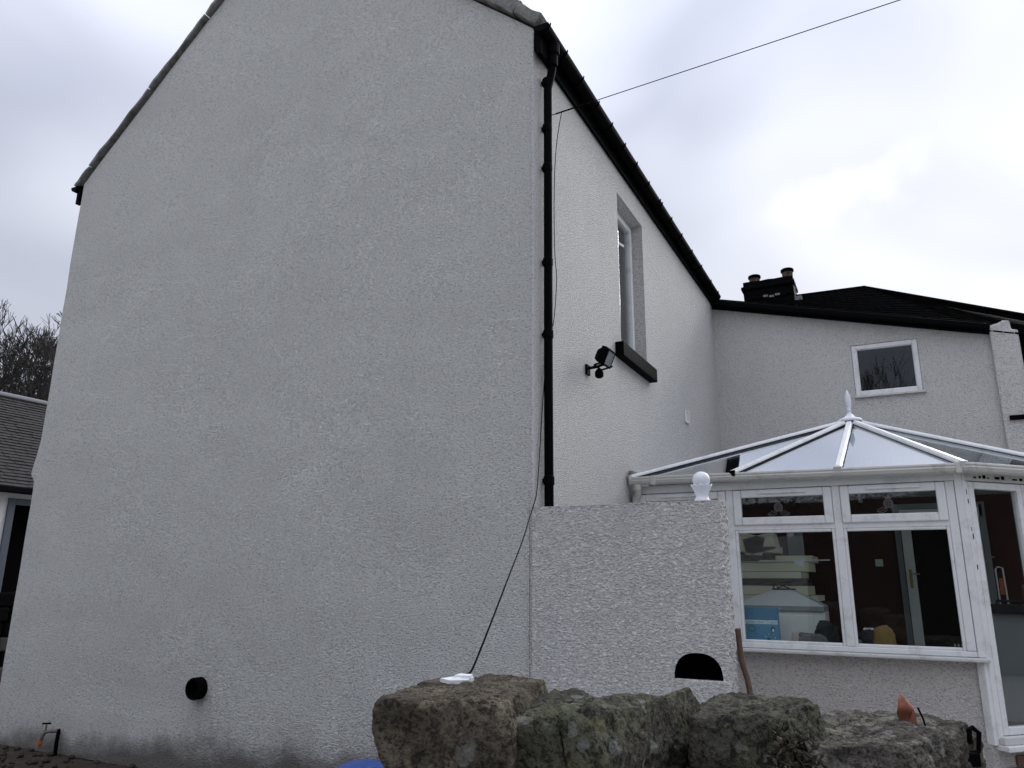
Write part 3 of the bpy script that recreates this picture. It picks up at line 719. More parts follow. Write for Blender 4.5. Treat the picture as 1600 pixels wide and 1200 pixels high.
# finial
fi = MB().lathe((AX.x, AX.y, AX.z), [(.12, -.015), (.125, .0), (.11, .018), (.06, .035), (.045, .05), (.040, .058), (.024, .075), (.019, .1), (.025, .108), (.025, .118), (.017, .128), (.026, .16), (.031, .195), (.029, .235), (.020, .28), (.008, .315), (.003, .325)], 28)
fi.build('finial', 'ornament', cs, smooth=True)
MB().lathe((AX.x, AX.y, AX.z), [(.11, -.10), (.118, -.018)], 16).build('ridge_boss', 'blackmatt', cs)

# ---------------------------------------------------------------- things inside the conservatory
def one(name, mb, mat, label, cat, group=None, bevel=0, smooth=False):
    o = mb.build(name, mat, None, bevel, smooth); tag(o, label, cat, group); return o
r_ = random.Random(11)
z = .432; k = 0
while z < 1.78:
    t = r_.choice((.05, .06, .075, .085)); x0 = .34+r_.uniform(-.04, .04); x1 = 1.47+r_.uniform(-.10, .06)
    a = r_.uniform(-.03, .03); c = V((x0+x1)/2, 3.4, z)
    if 1.50 < z < 1.58: t = .03; mt = 'darkbag'
    else: mt = 'cream'
    one('board', MB().box((x0, 3.12, z), (x1, 3.68, z+t), Matrix.Rotation(a, 3, 'Z'), c), mt, ('dark board showing as a thin band in the cream stack' if not any(o.get('label', '').startswith('dark board showing') for o in bpy.data.objects) else 'second dark board directly on the first one in the cream stack') if mt == 'darkbag' else 'cream board in the stack inside the left conservatory window', 'board', None if mt == 'darkbag' else 'stacked cream boards', .004)
    z += t+.004; k += 1
ZS = z
for (x, l, h, an, tt, lab) in ((.86, .34, .19, .5, .05, 'cream panel leaning steeply at left end on top of stack'), (1.02, .30, .17, -.45, .09, 'wide cream panel leaning the other way on top of stack'), (1.06, .24, .06, .06, .10, 'small cream block lying on top of board stack')):
    one('offcut', MB().box((x-l/2, 3.16, ZS+.03), (x+l/2, 3.5, ZS+.03+h), Matrix.Rotation(an*.45, 3, 'Y'), (x, 3.3, ZS+.03)), 'cream', lab, 'offcut', None, .004)
one('grey_panel', MB().box((1.19, 3.86, .432), (1.34, 3.92, 2.16)), 'grey', 'grey upright panel standing behind the board stack', 'panel', None, .004)
lv = thing('spirit_level', (1.0, 3.14, ZS), 'dark bar tool lying along the top of the cream stack', 'tool')
MB().box((.70, 3.06, ZS-.055), (1.16, 3.11, ZS)).build('body', 'darkbag', lv, .004)
MB().lathe((1.08, 3.06, ZS-.03), [(.03, -.03), (.04, 0), (.035, .04), (.02, .06)], 8).build('head', 'darkbag', lv)
one('white_rod', MB().tube([(1.02, 3.02, 1.752), (1.30, 3.00, 1.750)], .008, 6), 'paper', 'white rod lying left of the blue scrap on the stack', 'rod')
one('white_rod', MB().tube([(1.36, 3.00, 1.748), (1.66, 3.0, 1.758)], .007, 6), 'paper', 'white rod poking out right past the board stack', 'rod')
one('plastic_scrap', MB().prism([(1.33, 2.98, 1.755), (1.43, 2.98, 1.76), (1.425, 2.98, 1.69), (1.37, 2.98, 1.715)], (0, .012, 0)), 'palecard', 'pale blue angular plastic scrap hanging off the board stack', 'scrap')
hd = thing('extractor_hood', (1.22, 2.86, 1.30), 'brushed steel pyramid cooker hood standing on a white cabinet', 'cooker hood')
mb = MB(); a = [(.80, 2.66), (1.60, 2.66), (1.60, 3.06), (.80, 3.06)]; b = [(1.16, 2.78), (1.33, 2.78), (1.33, 2.94), (1.16, 2.94)]
mb.add([(x, y, 1.345) for x, y in a]+[(x, y, 1.485) for x, y in b], [(0, 1, 5, 4), (1, 2, 6, 5), (2, 3, 7, 6), (3, 0, 4, 7), (4, 5, 6, 7), (3, 2, 1, 0)]); mb.build('canopy', 'steel', hd, .003)
MB().box((.80, 2.655, 1.302), (1.602, 3.065, 1.344)).build('rim', 'grey', hd, .003)
MB().box((1.15, 2.77, 1.486), (1.34, 2.95, 1.497)).build('collar', 'blackmatt', hd)
MB().tube([(1.17, 2.78, 1.49), (1.165, 2.78, 1.535), (1.19, 2.78, 1.545), (1.20, 2.78, 1.50), (1.25, 2.78, 1.52), (1.31, 2.78, 1.495)], .008, 6).build('cable', 'cablem', hd)
MB().box((1.15, 2.648, 1.32), (1.24, 2.656, 1.326)).build('badge', 'paper', hd)
cb = thing('cabinet', (1.25, 2.9, .43), 'white cabinet under the steel hood inside the window', 'cabinet')
MB().box((.90, 2.68, .432), (1.60, 3.08, 1.300)).build('body', 'white', cb, .01)
MB().box((1.02, 2.662, .52), (1.50, 2.679, 1.27)).build('door', 'white', cb, .008)
bx = thing('blue_box', (1.11, 2.43, 1.0), 'blue cardboard box printed jumbo box 12 pack on the window ledge', 'box')
MB().box((.955, 2.39, 1.005), (1.235, 2.50, 1.335)).build('carton', 'bluecard', bx, .003)
MB().box((.953, 2.3875, 1.235), (1.237, 2.3895, 1.333)).build('top_band', 'blueband', bx)
MB().box((.958, 2.3865, 1.196), (1.234, 2.3892, 1.228)).build('title_band', 'palecard', bx)
cu = bpy.data.curves.new('box_lettering', 'FONT'); cu.body = 'jumbo box 12 pack'; cu.size = .0345; cu.extrude = .0004
to = bpy.data.objects.new('lettering_source', cu); col.objects.link(to)
dg = bpy.context.evaluated_depsgraph_get(); me = bpy.data.meshes.new_from_object(to.evaluated_get(dg)); bpy.data.objects.remove(to)
lt = bpy.data.objects.new('lettering', me); col.objects.link(lt); me.materials.clear(); me.materials.append(M['inkteal']); lt.parent = bx
lt.rotation_euler = (PI/2, 0, 0); lt.location = V(.966, 2.3860, 1.203)-ORG[bx.name]
def disc(cx, cz, rx, rz, y, nm, mt, par):
    return MB().prism([(cx+rx*math.cos(2*PI*k/18), y, cz+rz*math.sin(2*PI*k/18)) for k in range(18)], (0, .0012, 0)).build(nm, mt, par)
disc(1.012, 1.155, .036, .033, 2.3875, 'roundel', 'inkteal', bx); disc(1.012, 1.155, .022, .016, 2.3862, 'roundel', 'bluecard', bx)
for (px, pz) in ((1.19, 1.15), (1.15, 1.055)):
    disc(px, pz, .017, .026, 2.3875, 'bird_print', 'inkdark', bx); disc(px+.002, pz-.005, .009, .015, 2.3862, 'bird_print', 'palecard', bx)
rr = random.Random(5)
for k in range(12): disc(rr.uniform(.97, 1.22), rr.uniform(1.02, 1.12), .004, .005, 2.3874, 'dot_print', 'inkdark' if k % 2 else 'palecard', bx)
def blob(name, c, s, mat, label, cat, seed, amp=.25):
    import bmesh
    bm = bmesh.new(); bmesh.ops.create_icosphere(bm, subdivisions=4, radius=1)
    for v in bm.verts:
        p = v.co.copy(); f = 1+amp*noise.fractal(p*1.6+V(seed, 0, 0), 1, 2, 4)
        q_ = V(*(math.copysign(abs(t)**.72, t) for t in p))*f
        v.co = V(c[0]+q_.x*s[0], c[1]+q_.y*s[1], max(c[2]-s[2]*.75, c[2]+q_.z*s[2]))
    me = bpy.data.meshes.new(name); bm.to_mesh(me); bm.free()
    for p in me.polygons: p.use_smooth = True
    me.materials.append(M[mat]); o = bpy.data.objects.new(name, me); col.objects.link(o); tag(o, label, cat); return o
blob('bag', (1.50, 2.42, 1.06), (.12, .05, .075), 'greybag', 'grey crumpled bag on the ledge below the steel hood', 'bag', 2)
blob('bag', (1.615, 2.47, 1.10), (.09, .05, .12), 'darkbag', 'black bag with looped handle on the ledge near the mullion', 'bag', 4)
blob('packet', (1.37, 2.41, 1.06), (.035, .03, .07), 'pink', 'small pale pink packet between blue box and grey bag', 'packet', 8)
blob('shoe', (.955, 2.44, 1.035), (.055, .05, .04), 'darkbag', 'small dark lump left of the blue box on the ledge', 'bundle', 12)
blob('bag', (2.055, 2.46, 1.09), (.085, .05, .115), 'yellow', 'ochre yellow crumpled bag behind the middle pane bottom', 'bag', 15, .2)
blob('bag', (1.93, 2.47, 1.075), (.075, .05, .095), 'darkbag', 'dark bag left of the ochre yellow bag', 'bag', 18)
blob('bag', (1.865, 2.42, 1.045), (.03, .04, .05), 'greybag', 'pale grey plastic fold at the bottom corner beside the mullion', 'bag', 21)
one('white_carton', MB().box((1.90, 2.62, .432), (2.03, 2.72, 1.175)), 'white', 'white carton rising behind the dark bag', 'carton', None, .004)
one('light_switch', MB().box((1.985, BY-.012, 1.735), (2.065, BY-.001, 1.815)).box((2.015, BY-.017, 1.76), (2.035, BY-.0121, 1.785)), 'white', 'square white light switch on the maroon wall', 'switch', None, .003)
idr = thing('inner_door', (2.7, 4.9, .43), 'white framed glass inner door with brass handle on the maroon wall', 'door')
rectframe(MB(), V(0, BY, 0), X_, Z_, Y_, 2.22, 3.12, .432, 2.42, .06, -.06, -.003).build('door_frame', 'grey', idr, .004)
rectframe(MB(), V(0, BY, 0), X_, Z_, Y_, 2.285, 3.055, .44, 2.355, .10, -.075, -.02).build('leaf', 'white', idr, .005)
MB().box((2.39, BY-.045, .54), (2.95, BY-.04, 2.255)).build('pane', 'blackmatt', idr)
MB().box((2.318, BY-.085, 1.50), (2.345, BY-.0755, 1.70)).build('handle_plate', 'brass', idr, .003)
MB().tube([(2.33, BY-.08, 1.655), (2.33, BY-.115, 1.655), (2.42, BY-.115, 1.65)], .007, 8).build('handle', 'brass', idr)
pl = thing('plug_adaptor', (2.60, 2.44, 1.004), 'grey pronged fitting standing at right end of the ledge', 'fitting')
MB().box((2.555, 2.42, 1.006), (2.63, 2.46, 1.06)).build('body', 'grey', pl, .003)
for k in range(3): MB().box((2.56+.025*k, 2.43, 1.061), (2.572+.025*k, 2.45, 1.085)).build('prong', 'grey', pl)
# seen through the door
one('leaning_panel', MB().box((2.83, 3.19, .432), (3.34, 3.22, 1.30)), 'grey', 'large grey ribbed panel leaning inside the glazed door', 'panel', None, .004)
lp = bpy.data.objects['leaning_panel']
tb = thing('tool_case', (3.05, 3.15, 1.30), 'black tool case on top of the grey panel inside the door', 'case')
MB().box((2.84, 3.12, 1.305), (3.25, 3.30, 1.38)).build('body', 'darkbag', tb, .015)
MB().tube([(2.95, 3.13, 1.38), (2.95, 3.12, 1.41), (3.12, 3.12, 1.41), (3.12, 3.13, 1.38)], .01, 6).build('handle', 'darkbag', tb)
hs = thing('hand_saw_rack', (3.03, 3.3, 1.40), 'pale tubular rack standing behind the black tool case', 'rack')
MB().tube([(3.00, 3.36, 1.38), (3.00, 3.36, 1.68), (3.02, 3.36, 1.70), (3.055, 3.36, 1.69), (3.06, 3.36, 1.38)], .007, 6).build('frame', 'steel', hs)
MB().box((3.015, 3.35, 1.46), (3.045, 3.37, 1.6)).build('clip', 'orange', hs)
one('wall_rail', MB().tube([(2.75, BY-.05, 1.83), (3.15, BY-.05, 1.83)], .008, 6), 'grey', 'thin pale rail on the back wall behind the door glass', 'rail')
one('strip_heater', MB().box((3.02, BY-.06, 2.26), (3.10, BY-.003, 2.40)), 'white', 'small white unit high on the back wall behind the door', 'unit', None, .006)

# ---------------------------------------------------------------- fittings on the walls
fl = thing('floodlight', (0, 1.10, 3.33), 'black floodlight with sensor bracketed to the side wall below the window', 'floodlight')
MB().box((.0, 1.05, 3.27), (.02, 1.13, 3.36)).build('wall_plate', 'black', fl, .004)
MB().tube([(.02, 1.09, 3.33), (.10, 1.09, 3.335), (.16, 1.09, 3.35)], .013, 8).build('arm', 'black', fl)
MB().tube([(.10, 1.01, 3.33), (.20, 1.01, 3.35)], .008, 6).tube([(.10, 1.19, 3.33), (.20, 1.19, 3.35)], .008, 6).tube([(.10, 1.01, 3.33), (.10, 1.19, 3.33)], .008, 6).build('yoke', 'black', fl)
Rf = Matrix.Rotation(math.radians(24), 3, 'Y'); fc = V(.16, 1.10, 3.415)
mb = MB(); pts = []
for (x, sy, sz) in ((-.065, .045, .04), (-.03, .07, .06), (.03, .08, .07), (.042, .085, .074)):
    for (a, b) in ((-1, -1), (1, -1), (1, 1), (-1, 1)): mb.v.append(fc+Rf @ V(x, a*sy, b*sz))
for i in range(3):
    for k in range(4): mb.f.append((i*4+k, i*4+(k+1) % 4, i*4+4+(k+1) % 4, i*4+4+k))
mb.f += [(3, 2, 1, 0), (12, 13, 14, 15)]
fix(mb.build('housing', 'black', fl, .005))
MB().obox(fc, Rf @ X_, Rf @ Y_, Rf @ Z_, (.043, -.07, -.058), (.047, .07, .060)).build('lens', 'lens', fl)
rectframe(MB(), fc, Rf @ Y_, Rf @ Z_, Rf @ X_, -.085, .085, -.074, .074, .014, .0475, .055).build('bezel', 'black', fl, .003)
MB().obox(fc, Rf @ X_, Rf @ Y_, Rf @ Z_, (-.045, -.03, .06), (.005, .03, .09)).build('terminal_box', 'black', fl, .004)
MB().lathe((.11, 1.10, 3.235), [(.020, 0), (.036, .012), (.038, .05), (.026, .07), (.012, .085)], 16).build('sensor', 'black', fl, smooth=True)
vg = thing('vent_grille', (0, 4.58, 3.58), 'small white vent grille high on the side wall near the far corner', 'vent')
rectframe(MB(), O, Y_, Z_, X_, 4.49, 4.67, 3.50, 3.66, .022, .001, .022).build('frame', 'pvc', vg, .003)
for k in range(3): MB().box((.004, 4.535+.04*k, 3.522), (.018, 4.548+.04*k, 3.638)).build('slat', 'pvc', vg)
MB().box((.0005, 4.5, 3.51), (.003, 4.66, 3.65)).build('backing', 'grey', vg)
ps = thing('flue_stub', (-3.065, 0, .668), 'short black pipe stub poking out of the gable wall', 'pipe')
mb = MB()
for (rI, yy) in ((.088, .01), (.088, -.055), (.083, -.07), (.066, -.07), (.064, -.01)):
    for k in range(24): mb.v.append(V(-3.055+rI*math.cos(2*PI*k/24), yy, .668+rI*math.sin(2*PI*k/24)))
for j in range(4):
    for k in range(24): mb.f.append((j*24+k, j*24+(k+1) % 24, (j+1)*24+(k+1) % 24, (j+1)*24+k))
mb.f.append(tuple(4*24+k for k in range(24)))
fix(mb.build('sleeve', 'blackmatt', ps))
tp = thing('garden_tap', (-4.74, -.05, .0), 'old outdoor tap with orange hose end on a dark pipe at the gable foot', 'tap')
mb = MB(); mb.tube([(-4.73, -.035, -.02), (-4.735, -.035, .10), (-4.728, -.035, .20), (-4.735, -.04, .215)], .017, 8); mb.build('pipe', 'blackmatt', tp)
MB().tube([(-4.735, -.04, .20), (-4.76, -.09, .205), (-4.785, -.125, .20)], .015, 8).build('body', 'brasspale', tp)
MB().tube([(-4.785, -.12, .205), (-4.80, -.135, .17), (-4.81, -.14, .13)], .016, 8).build('spout', 'brasspale', tp)
MB().lathe((-4.81, -.14, .075), [(.010, 0), (.016, .02), (.02, .03), (.02, .055)], 10).build('hose_end', 'orange', tp)
MB().tube([(-4.785, -.12, .20), (-4.787, -.12, .27)], .008, 6).build('spindle', 'brasspale', tp)
MB().tube([(-4.83, -.13, .268), (-4.745, -.11, .275)], .008, 6).build('handle', 'blackmatt', tp)

# cables
def catmull(P, n=8):
    P = [Vector(p) for p in P]; P = [P[0]*2-P[1]]+P+[P[-1]*2-P[-2]]; o = []
    for i in range(1, len(P)-2):
        for k in range(n):
            t = k/n; o.append(.5*((2*P[i])+(P[i+1]-P[i-1])*t+(2*P[i-1]-5*P[i]+4*P[i+1]-P[i+2])*t*t+(3*P[i]-P[i-1]-3*P[i+1]+P[i+2])*t**3))
    o.append(P[-2]); return o
e0 = V(.09, .25, 5.30); e1 = V(2.68, .42, 5.55); ed = (e1-e0)
pts = [e0+ed*t+V(0, 0, -.0) for t in (0, .3, .6, 1, 2, 3.5, 5.5)]
oc = one('overhead_cable', MB().tube(pts, .0034, 6).tube([e0, e0+ed*.06, e0+ed*.11], .0065, 6).tube([V(.05, .20, 5.275), V(.07, .225, 5.28), e0], .004, 5), 'cablem', 'thin overhead cable crossing the sky from the house eave to upper right', 'cable')
pts = catmull([e0+ed*.02, (.06, .36, 5.18), (.02, .395, 4.97), (.02, .367, 4.66), (.02, .362, 4.35), (.02, .372, 4.09), (.02, .402, 3.88), (.018, .345, 3.53), (.012, .285, 3.40), (.008, .20, 3.1), (.016, .125, 2.77), (.016, .068, 2.38), (.012, .034, 2.15), (.012, -.022, 2.05), (.14, -.35, 1.945), (.36, -.90, 1.775), (.62, -1.57, 1.585), (.86, -2.18, 1.42), (.99, -2.52, 1.322), (1.048, -2.672, 1.283), (1.06, -2.72, 1.277)])
one('trailing_cable', MB().tube(pts, .0033, 6), 'cablem', 'thin black cable running down the wall and trailing onto the stones', 'cable')

# ---------------------------------------------------------------- stones in front
def toW(lat, f, z): return V(CAM.x+rt.x*lat-math.sin(yaw)*f, CAM.y+rt.y*lat+math.cos(yaw)*f, z)
sw = thing('stone_wall', tuple(toW(.45, 2.2, 0)), 'rough drystone heap of mossy boulders at the bottom of the view', 'stone wall')
def boulder(name, c, size, mat, seed, parent=sw, world=False, rz=0, rx=0, ry=0, n=34, amp=.06, pw=4.5, fn=None, label=None):
    import bmesh
    bm = bmesh.new(); bmesh.ops.create_cube(bm, size=2); bmesh.ops.subdivide_edges(bm, edges=bm.edges, cuts=n, use_grid_fill=True)
    Rm = Matrix.Rotation(rz if world else yaw+rz, 3, 'Z') @ Matrix.Rotation(rx, 3, 'X') @ Matrix.Rotation(ry, 3, 'Y')
    cw = (V(*c) if world else toW(*c))-ORG[parent.name]; mn = min(size); rs = random.Random(int(seed*10))
    cuts = []
    for k in range(12):
        nk = V(rs.uniform(-1, 1), rs.uniform(-1, 1), rs.uniform(-.6, .6)).normalized(); cuts.append((nk, rs.uniform(1.02, 1.30)))
    for v in bm.verts:
        p = v.co.copy(); l = (abs(p.x)**pw+abs(p.y)**pw+abs(p.z)**pw)**(1/pw); p = p/l
        wb = V(noise.noise(p*1.3+V(seed, 0, 3)), noise.noise(p*1.3+V(2, seed, 0)), noise.noise(p*1.3+V(0, 5, seed)))*.07
        p = p+wb
        for nk, dk in cuts:
            e_ = p.dot(nk)-dk
            if e_ > 0: p = p-nk*e_*.92
        q_ = V(p.x*size[0]/2, p.y*size[1]/2, p.z*size[2]/2); nn = V(p.x, p.y, p.z).normalized()
        rd = noise.ridged_multi_fractal(q_*7+V(seed, 4, 4), .9, 2.1, 5, 1, 2)
        h = amp*.75*noise.noise(q_*5+V(seed, 1, 2))-amp*.40*max(0, rd-1.1)+amp*.50*noise.fractal(q_*15+V(0, seed, 0), .6, 2.1, 6)+amp*.20*noise.fractal(q_*80, .7, 2, 3)
        q_ = q_+nn*h
        if fn: q_ = fn(q_, p)
        v.co = cw+Rm @ q_
    me = bpy.data.meshes.new(name); bm.to_mesh(me); bm.free()
    for p in me.polygons: p.use_smooth = True
    me.materials.append(M[mat]); o = bpy.data.objects.new(name, me); col.objects.link(o); o.parent = parent; ORG[o.name] = ORG[parent.name]
    if label: o['label'] = label
    return o
def f1(q_, p):   # left stone: flat light top that falls away on the left, undercut left face
    if p.x < -.3 and p.z < .3: q_.x += .05*max(0, .3-p.z)
    return q_
boulder('stone', (1.195, -2.93, 1.095), (.34, .60, .37), 'st1', 3.0, world=True, rz=.27, n=64, amp=.018, pw=18, fn=f1, label='brown flat-topped stone at the left end of the heap')
boulder('stone', (1.385, -2.80, 1.055), (.255, .60, .37), 'st2', 8.2, world=True, rz=.10, n=64, amp=.020, pw=18, label='dark mossy stone second from the left')
boulder('stone', (1.588, -2.68, 1.065), (.13, .82, .36), 'st3', 21.0, world=True, rz=-.05, rx=-.05, n=60, amp=.016, pw=16, label='narrow mossy slab with a slanting top edge in the middle')
boulder('stone', (1.862, -2.40, 1.035), (.32, .58, .37), 'st3', 12.5, world=True, rz=.04, n=64, amp=.020, pw=16, label='large mossy boulder right of the narrow slab')
boulder('stone', (2.125, -2.22, .965), (.41, .86, .36), 'st4', 17.7, world=True, rz=-.27, n=64, amp=.022, pw=14, label='big lichen-spotted stone at the right end')
boulder('stone', (.98, 2.48, 1.10), (.20, .12, .09), 'st2', 30.0, n=16, amp=.02, label='small dark stone poking up behind the right-hand boulder')
boulder('stone', (-.075, 1.74, 1.085), (.20, .05, .045), 'shard', 41.0, n=14, amp=.010, rz=.1, ry=-.38, label='pale wedge-shaped shard jammed between the two left stones')
cx = 0
for row, (z0, h) in enumerate(((.66, .42), (.36, .36), (.08, .36))):
    lat = -.30-.1*row
    i = 0
    while lat < 1.35+.08*row:
        wd = random.uniform(.38, .6)
        boulder('stone', (lat+wd/2, 2.16+random.uniform(-.03, .03), z0+.02), (wd*1.04, .56+.08*row, h), random.choice(['st2', 'st3', 'st4']), 50+row*9+i*3.3, n=16, amp=.035); lat += wd; i += 1
# scrap on the stone, plant, leaf, bracket
pc = toW(-.135, 2.20, 1.279)
one('plastic_scrap', fix(MB().prism([pc+V(-.055, -.015, 0), pc+V(-.02, -.022, -.003), pc+V(.03, -.012, 0), pc+V(.035, .014, .006), pc+V(0, .01, .008), pc+V(-.03, .012, .003)], (0, 0, .010)).prism([pc+V(-.02, 0, .010), pc+V(.034, -.004, .012), pc+V(.03, .014, .014), pc+V(-.01, .012, .014)], (0, .002, .008)).build('tmp', None)) and MB().prism([pc+V(-.055, -.015, 0), pc+V(-.02, -.022, -.003), pc+V(.03, -.012, 0), pc+V(.035, .014, .006), pc+V(0, .01, .008), pc+V(-.03, .012, .003)], (0, 0, .010)).prism([pc+V(-.02, 0, .010), pc+V(.034, -.004, .012), pc+V(.03, .014, .014), pc+V(-.01, .012, .014)], (0, .002, .008)), 'paper', 'crumpled white plastic scrap at the cable end on the left stone', 'scrap')
bpy.data.objects.remove(bpy.data.objects['tmp'])
pt_ = thing('sedum_plant', tuple(toW(.665, 1.95, 1.0)), 'dark reddish clump of small leaves growing between the boulders', 'plant')
mb = MB(); rr = random.Random(9)
for k in range(420):
    a = rr.uniform(0, 2*PI); b = rr.random()**.5; lat = .665+.06*b*math.cos(a)+.02*rr.random(); z = 1.125+.085*b*math.sin(a); f = 1.90+.07*rr.random()+.15*max(0, z-1.1)
    c = toW(lat, f, z); s = rr.uniform(.007, .015)
    d1_ = V(rr.uniform(-1, 1), rr.uniform(-1, 1), rr.uniform(-.3, 1)).normalized(); d2_ = d1_.cross(V(rr.uniform(-1, 1), rr.uniform(-1, 1), rr.uniform(-1, 1))).normalized(); d3_ = d1_.cross(d2_)
    mb.add([c-d1_*s, c+d2_*s*.6, c+d1_*s*1.2, c-d2_*s*.6, c+d3_*s*.35, c-d3_*s*.3], [(0, 1, 4), (1, 2, 4), (2, 3, 4), (3, 0, 4), (1, 0, 5), (2, 1, 5), (3, 2, 5), (0, 3, 5)])
o_ = mb.build('foliage', 'sedum', pt_); o_['kind'] = 'stuff'
mb = MB()
for k in range(14):
    c = toW(.665+rr.uniform(-.04, .04), 1.96, 1.02+rr.uniform(0, .05)); mb.tube([c, c+V(rr.uniform(-.03, .03), -.04, .05)], .002, 4)
mb.build('stem', 'bark', pt_)
lf = thing('dead_leaf', tuple(toW(1.205, 2.40, 1.13)), 'curled reddish-brown dead leaf on a thin stalk behind the right stone', 'leaf')
c = toW(1.205, 2.40, 1.165); mb = MB(); nu, nv_ = 8, 10
for layer in (0, .0025):
    for i in range(nu+1):
        for j in range(nv_+1):
            u = i/nu*2-1; t = j/nv_; wd = .024*math.sin(PI*min(1, t*.96+.03))**.8
            mb.v.append(c+rt*(u*wd-.02+.022*t*(-.6))+V(0, 0, (t-.3)*.085)+V(-.451, .892, 0)*(.022*u*u+.01*math.sin(t*7)+layer))
for layer in (0, 1):
    b0 = layer*(nu+1)*(nv_+1)
    for i in range(nu):
        for j in range(nv_): mb.f.append((b0+i*(nv_+1)+j, b0+(i+1)*(nv_+1)+j, b0+(i+1)*(nv_+1)+j+1, b0+i*(nv_+1)+j+1))
mb.build('blade', 'leaf', lf, smooth=True)
MB().tube([c+rt*.002+V(0, 0, .03), c+rt*.014+V(0, 0, 0), c+rt*.028+V(0, 0, -.075)], .0028, 5).build('stalk', 'cablem', lf)
c = c-rt*.026
mb = MB().prism([c+rt*.0+V(0, 0, -.01), c+rt*.014+V(0, 0, .028), c+rt*.02+V(0, 0, .012), c+rt*.022+V(0, 0, -.03), c+rt*.004+V(0, 0, -.036)], (-.002, .004, 0)); fix(mb.build('folded_blade', 'leaf', lf))
c = V(2.385, -2.05, 1.065)
bk = thing('iron_bracket', tuple(c), 'small black iron loop bracket on the right end of the stones', 'bracket')
MB().tube([c+rt*-.03+Z_*0, c+rt*.02+Z_*.01, c+rt*.028+Z_*.06, c+rt*.01+Z_*.075, c+rt*.0+Z_*.07, c+rt*-.003+Z_*.03], .007, 6).build('loop', 'black', bk)
MB().obox(c, rt, V(-.451, .892, 0), Z_, (-.045, -.015, -.03), (.016, .02, .008)).build('base', 'black', bk, .004)
# leaning stick
one('stick', MB().tube(catmull([(1.395, .35, 0), (1.355, .32, .5), (1.335, .30, .91), (1.305, .27, 1.08), (1.265+.035, .235, 1.27)], 4), [.018]*17, 8), 'wood', 'weathered wooden stick leaning on the free end of the garden wall', 'stick')
# blue plastic sheet over a low heap behind the stones
bs = MB(); nb = 26
for i in range(nb+1):
    for j in range(nb+1):
        x = -1.02+.9*i/nb; y = -1.35+.75*j/nb; u = i/nb*2-1; t = j/nb*2-1; r_e = max(abs(u), abs(t))
        z = .485-.435*max(0, r_e-.72)/.28+.025*noise.noise(V(x*6, y*6, 0))+.045*math.exp(-((x+.55)/.05)**2)*max(0, 1-abs(t)*1.2)+.04*(u-.2)*.3
        bs.v.append(V(x+.02*noise.noise(V(y*7, z*5, 3)), y, max(.0, z)))
for i in range(nb):
    for j in range(nb): a = i*(nb+1)+j; bs.f.append((a, a+nb+1, a+nb+2, a+1))
o_ = one('blue_sheet', bs, 'tarp', 'bright blue plastic sheet peeking up at the bottom edge beside the stones', 'plastic sheet', None, 0, False)
sm = o_.modifiers.new('solid', 'SOLIDIFY'); sm.thickness = .004

# ---------------------------------------------------------------- background left: barn, trees
bn = thing('barn', (-16, 4, 0), 'low white barn with grey slate roof and dark doorway at the left edge', 'barn')
BXf, BXr, by0, by1 = -13.0, -16.0, -3.0, 11.0; bez, brz = 3.26, 5.62
dy0, dy1, dzt = 3.90, 6.4, 3.02
mb = MB()
for (a, b, z0, z1) in ((by0, dy0, 0, bez), (dy1, by1, 0, bez), (dy0, dy1, dzt, bez)):
    mb.add([(BXf, a, z0), (BXf, b, z0), (BXf, b, z1), (BXf, a, z1)], [(0, 1, 2, 3)])
mb.add([(BXf, by0, 0), (BXf, by0, bez), (BXr, by0, brz), (-19, by0, bez), (-19, by0, 0)], [(0, 1, 2, 3, 4)])
mb.add([(BXf, by1, 0), (-19, by1, 0), (-19, by1, bez), (BXr, by1, brz), (BXf, by1, bez)], [(0, 1, 2, 3, 4)])
mb.add([(-19, by0, 0), (-19, by1, 0), (-19, by1, bez), (-19, by0, bez)], [(0, 1, 2, 3)])
mb.build('wall', 'barnwhite', bn)
mb = MB(); R1 = V(BXf+.22, 0, bez-.05); R2 = V(BXr, 0, brz); nn = 32
rs = random.Random(2); nrm = V(brz-bez, 0, 3).normalized()
for k in range(nn):
    p = R1.lerp(R2, k/nn); q_ = R1.lerp(R2, (k+1.2)/nn); y = by0-.1
    while y < by1+.1:
        wd = rs.uniform(.22, .34); h = .022+.012*rs.random()
        mb.add([p+nrm*h+Y_*y, p+nrm*h+Y_*(y+wd-.012), q_+nrm*.003+Y_*(y+wd-.012), q_+nrm*.003+Y_*y, p+Y_*y, p+Y_*(y+wd-.012)], [(0, 1, 2, 3), (4, 5, 1, 0)]); y += wd
fix(mb.build('roof_slates', 'slate2', bn))['kind'] = 'stuff'
MB().add([V(BXf+.22, by0-.1, bez-.06), V(BXf+.22, by1+.1, bez-.06), V(BXr, by1+.1, brz-.02), V(BXr, by0-.1, brz-.02), V(-19.2, by1+.1, bez-.06), V(-19.2, by0-.1, bez-.06)], [(0, 1, 2, 3), (3, 2, 4, 5)]).build('roof_deck', 'slate2', bn)
MB().box((BXr-.12, by0-.1, brz-.03), (BXr+.12, by1+.1, brz+.07)).build('ridge_cap', 'lead', bn, .03)
MB().box((BXf+.14, by0-.1, bez-.16), (BXf+.27, by1+.1, bez-.04)).build('gutter', 'black', bn, .02)
MB().box((BXf-.02, dy0, 0), (BXf+.03, dy0+.14, dzt)).box((BXf-.02, dy0+.14, dzt-.12), (BXf+.03, dy1, dzt)).build('door_frame', 'bluegrey', bn, .01)
MB().box((BXf-2.5, dy0-.5, 0), (BXf-2.4, dy1+.5, dzt+.1)).build('dark_interior', 'blackmatt', bn)
MB().box((BXf-.5, dy0+.14, 0), (BXf-.45, dy1, dzt-.12)).build('door', 'blackmatt', bn)
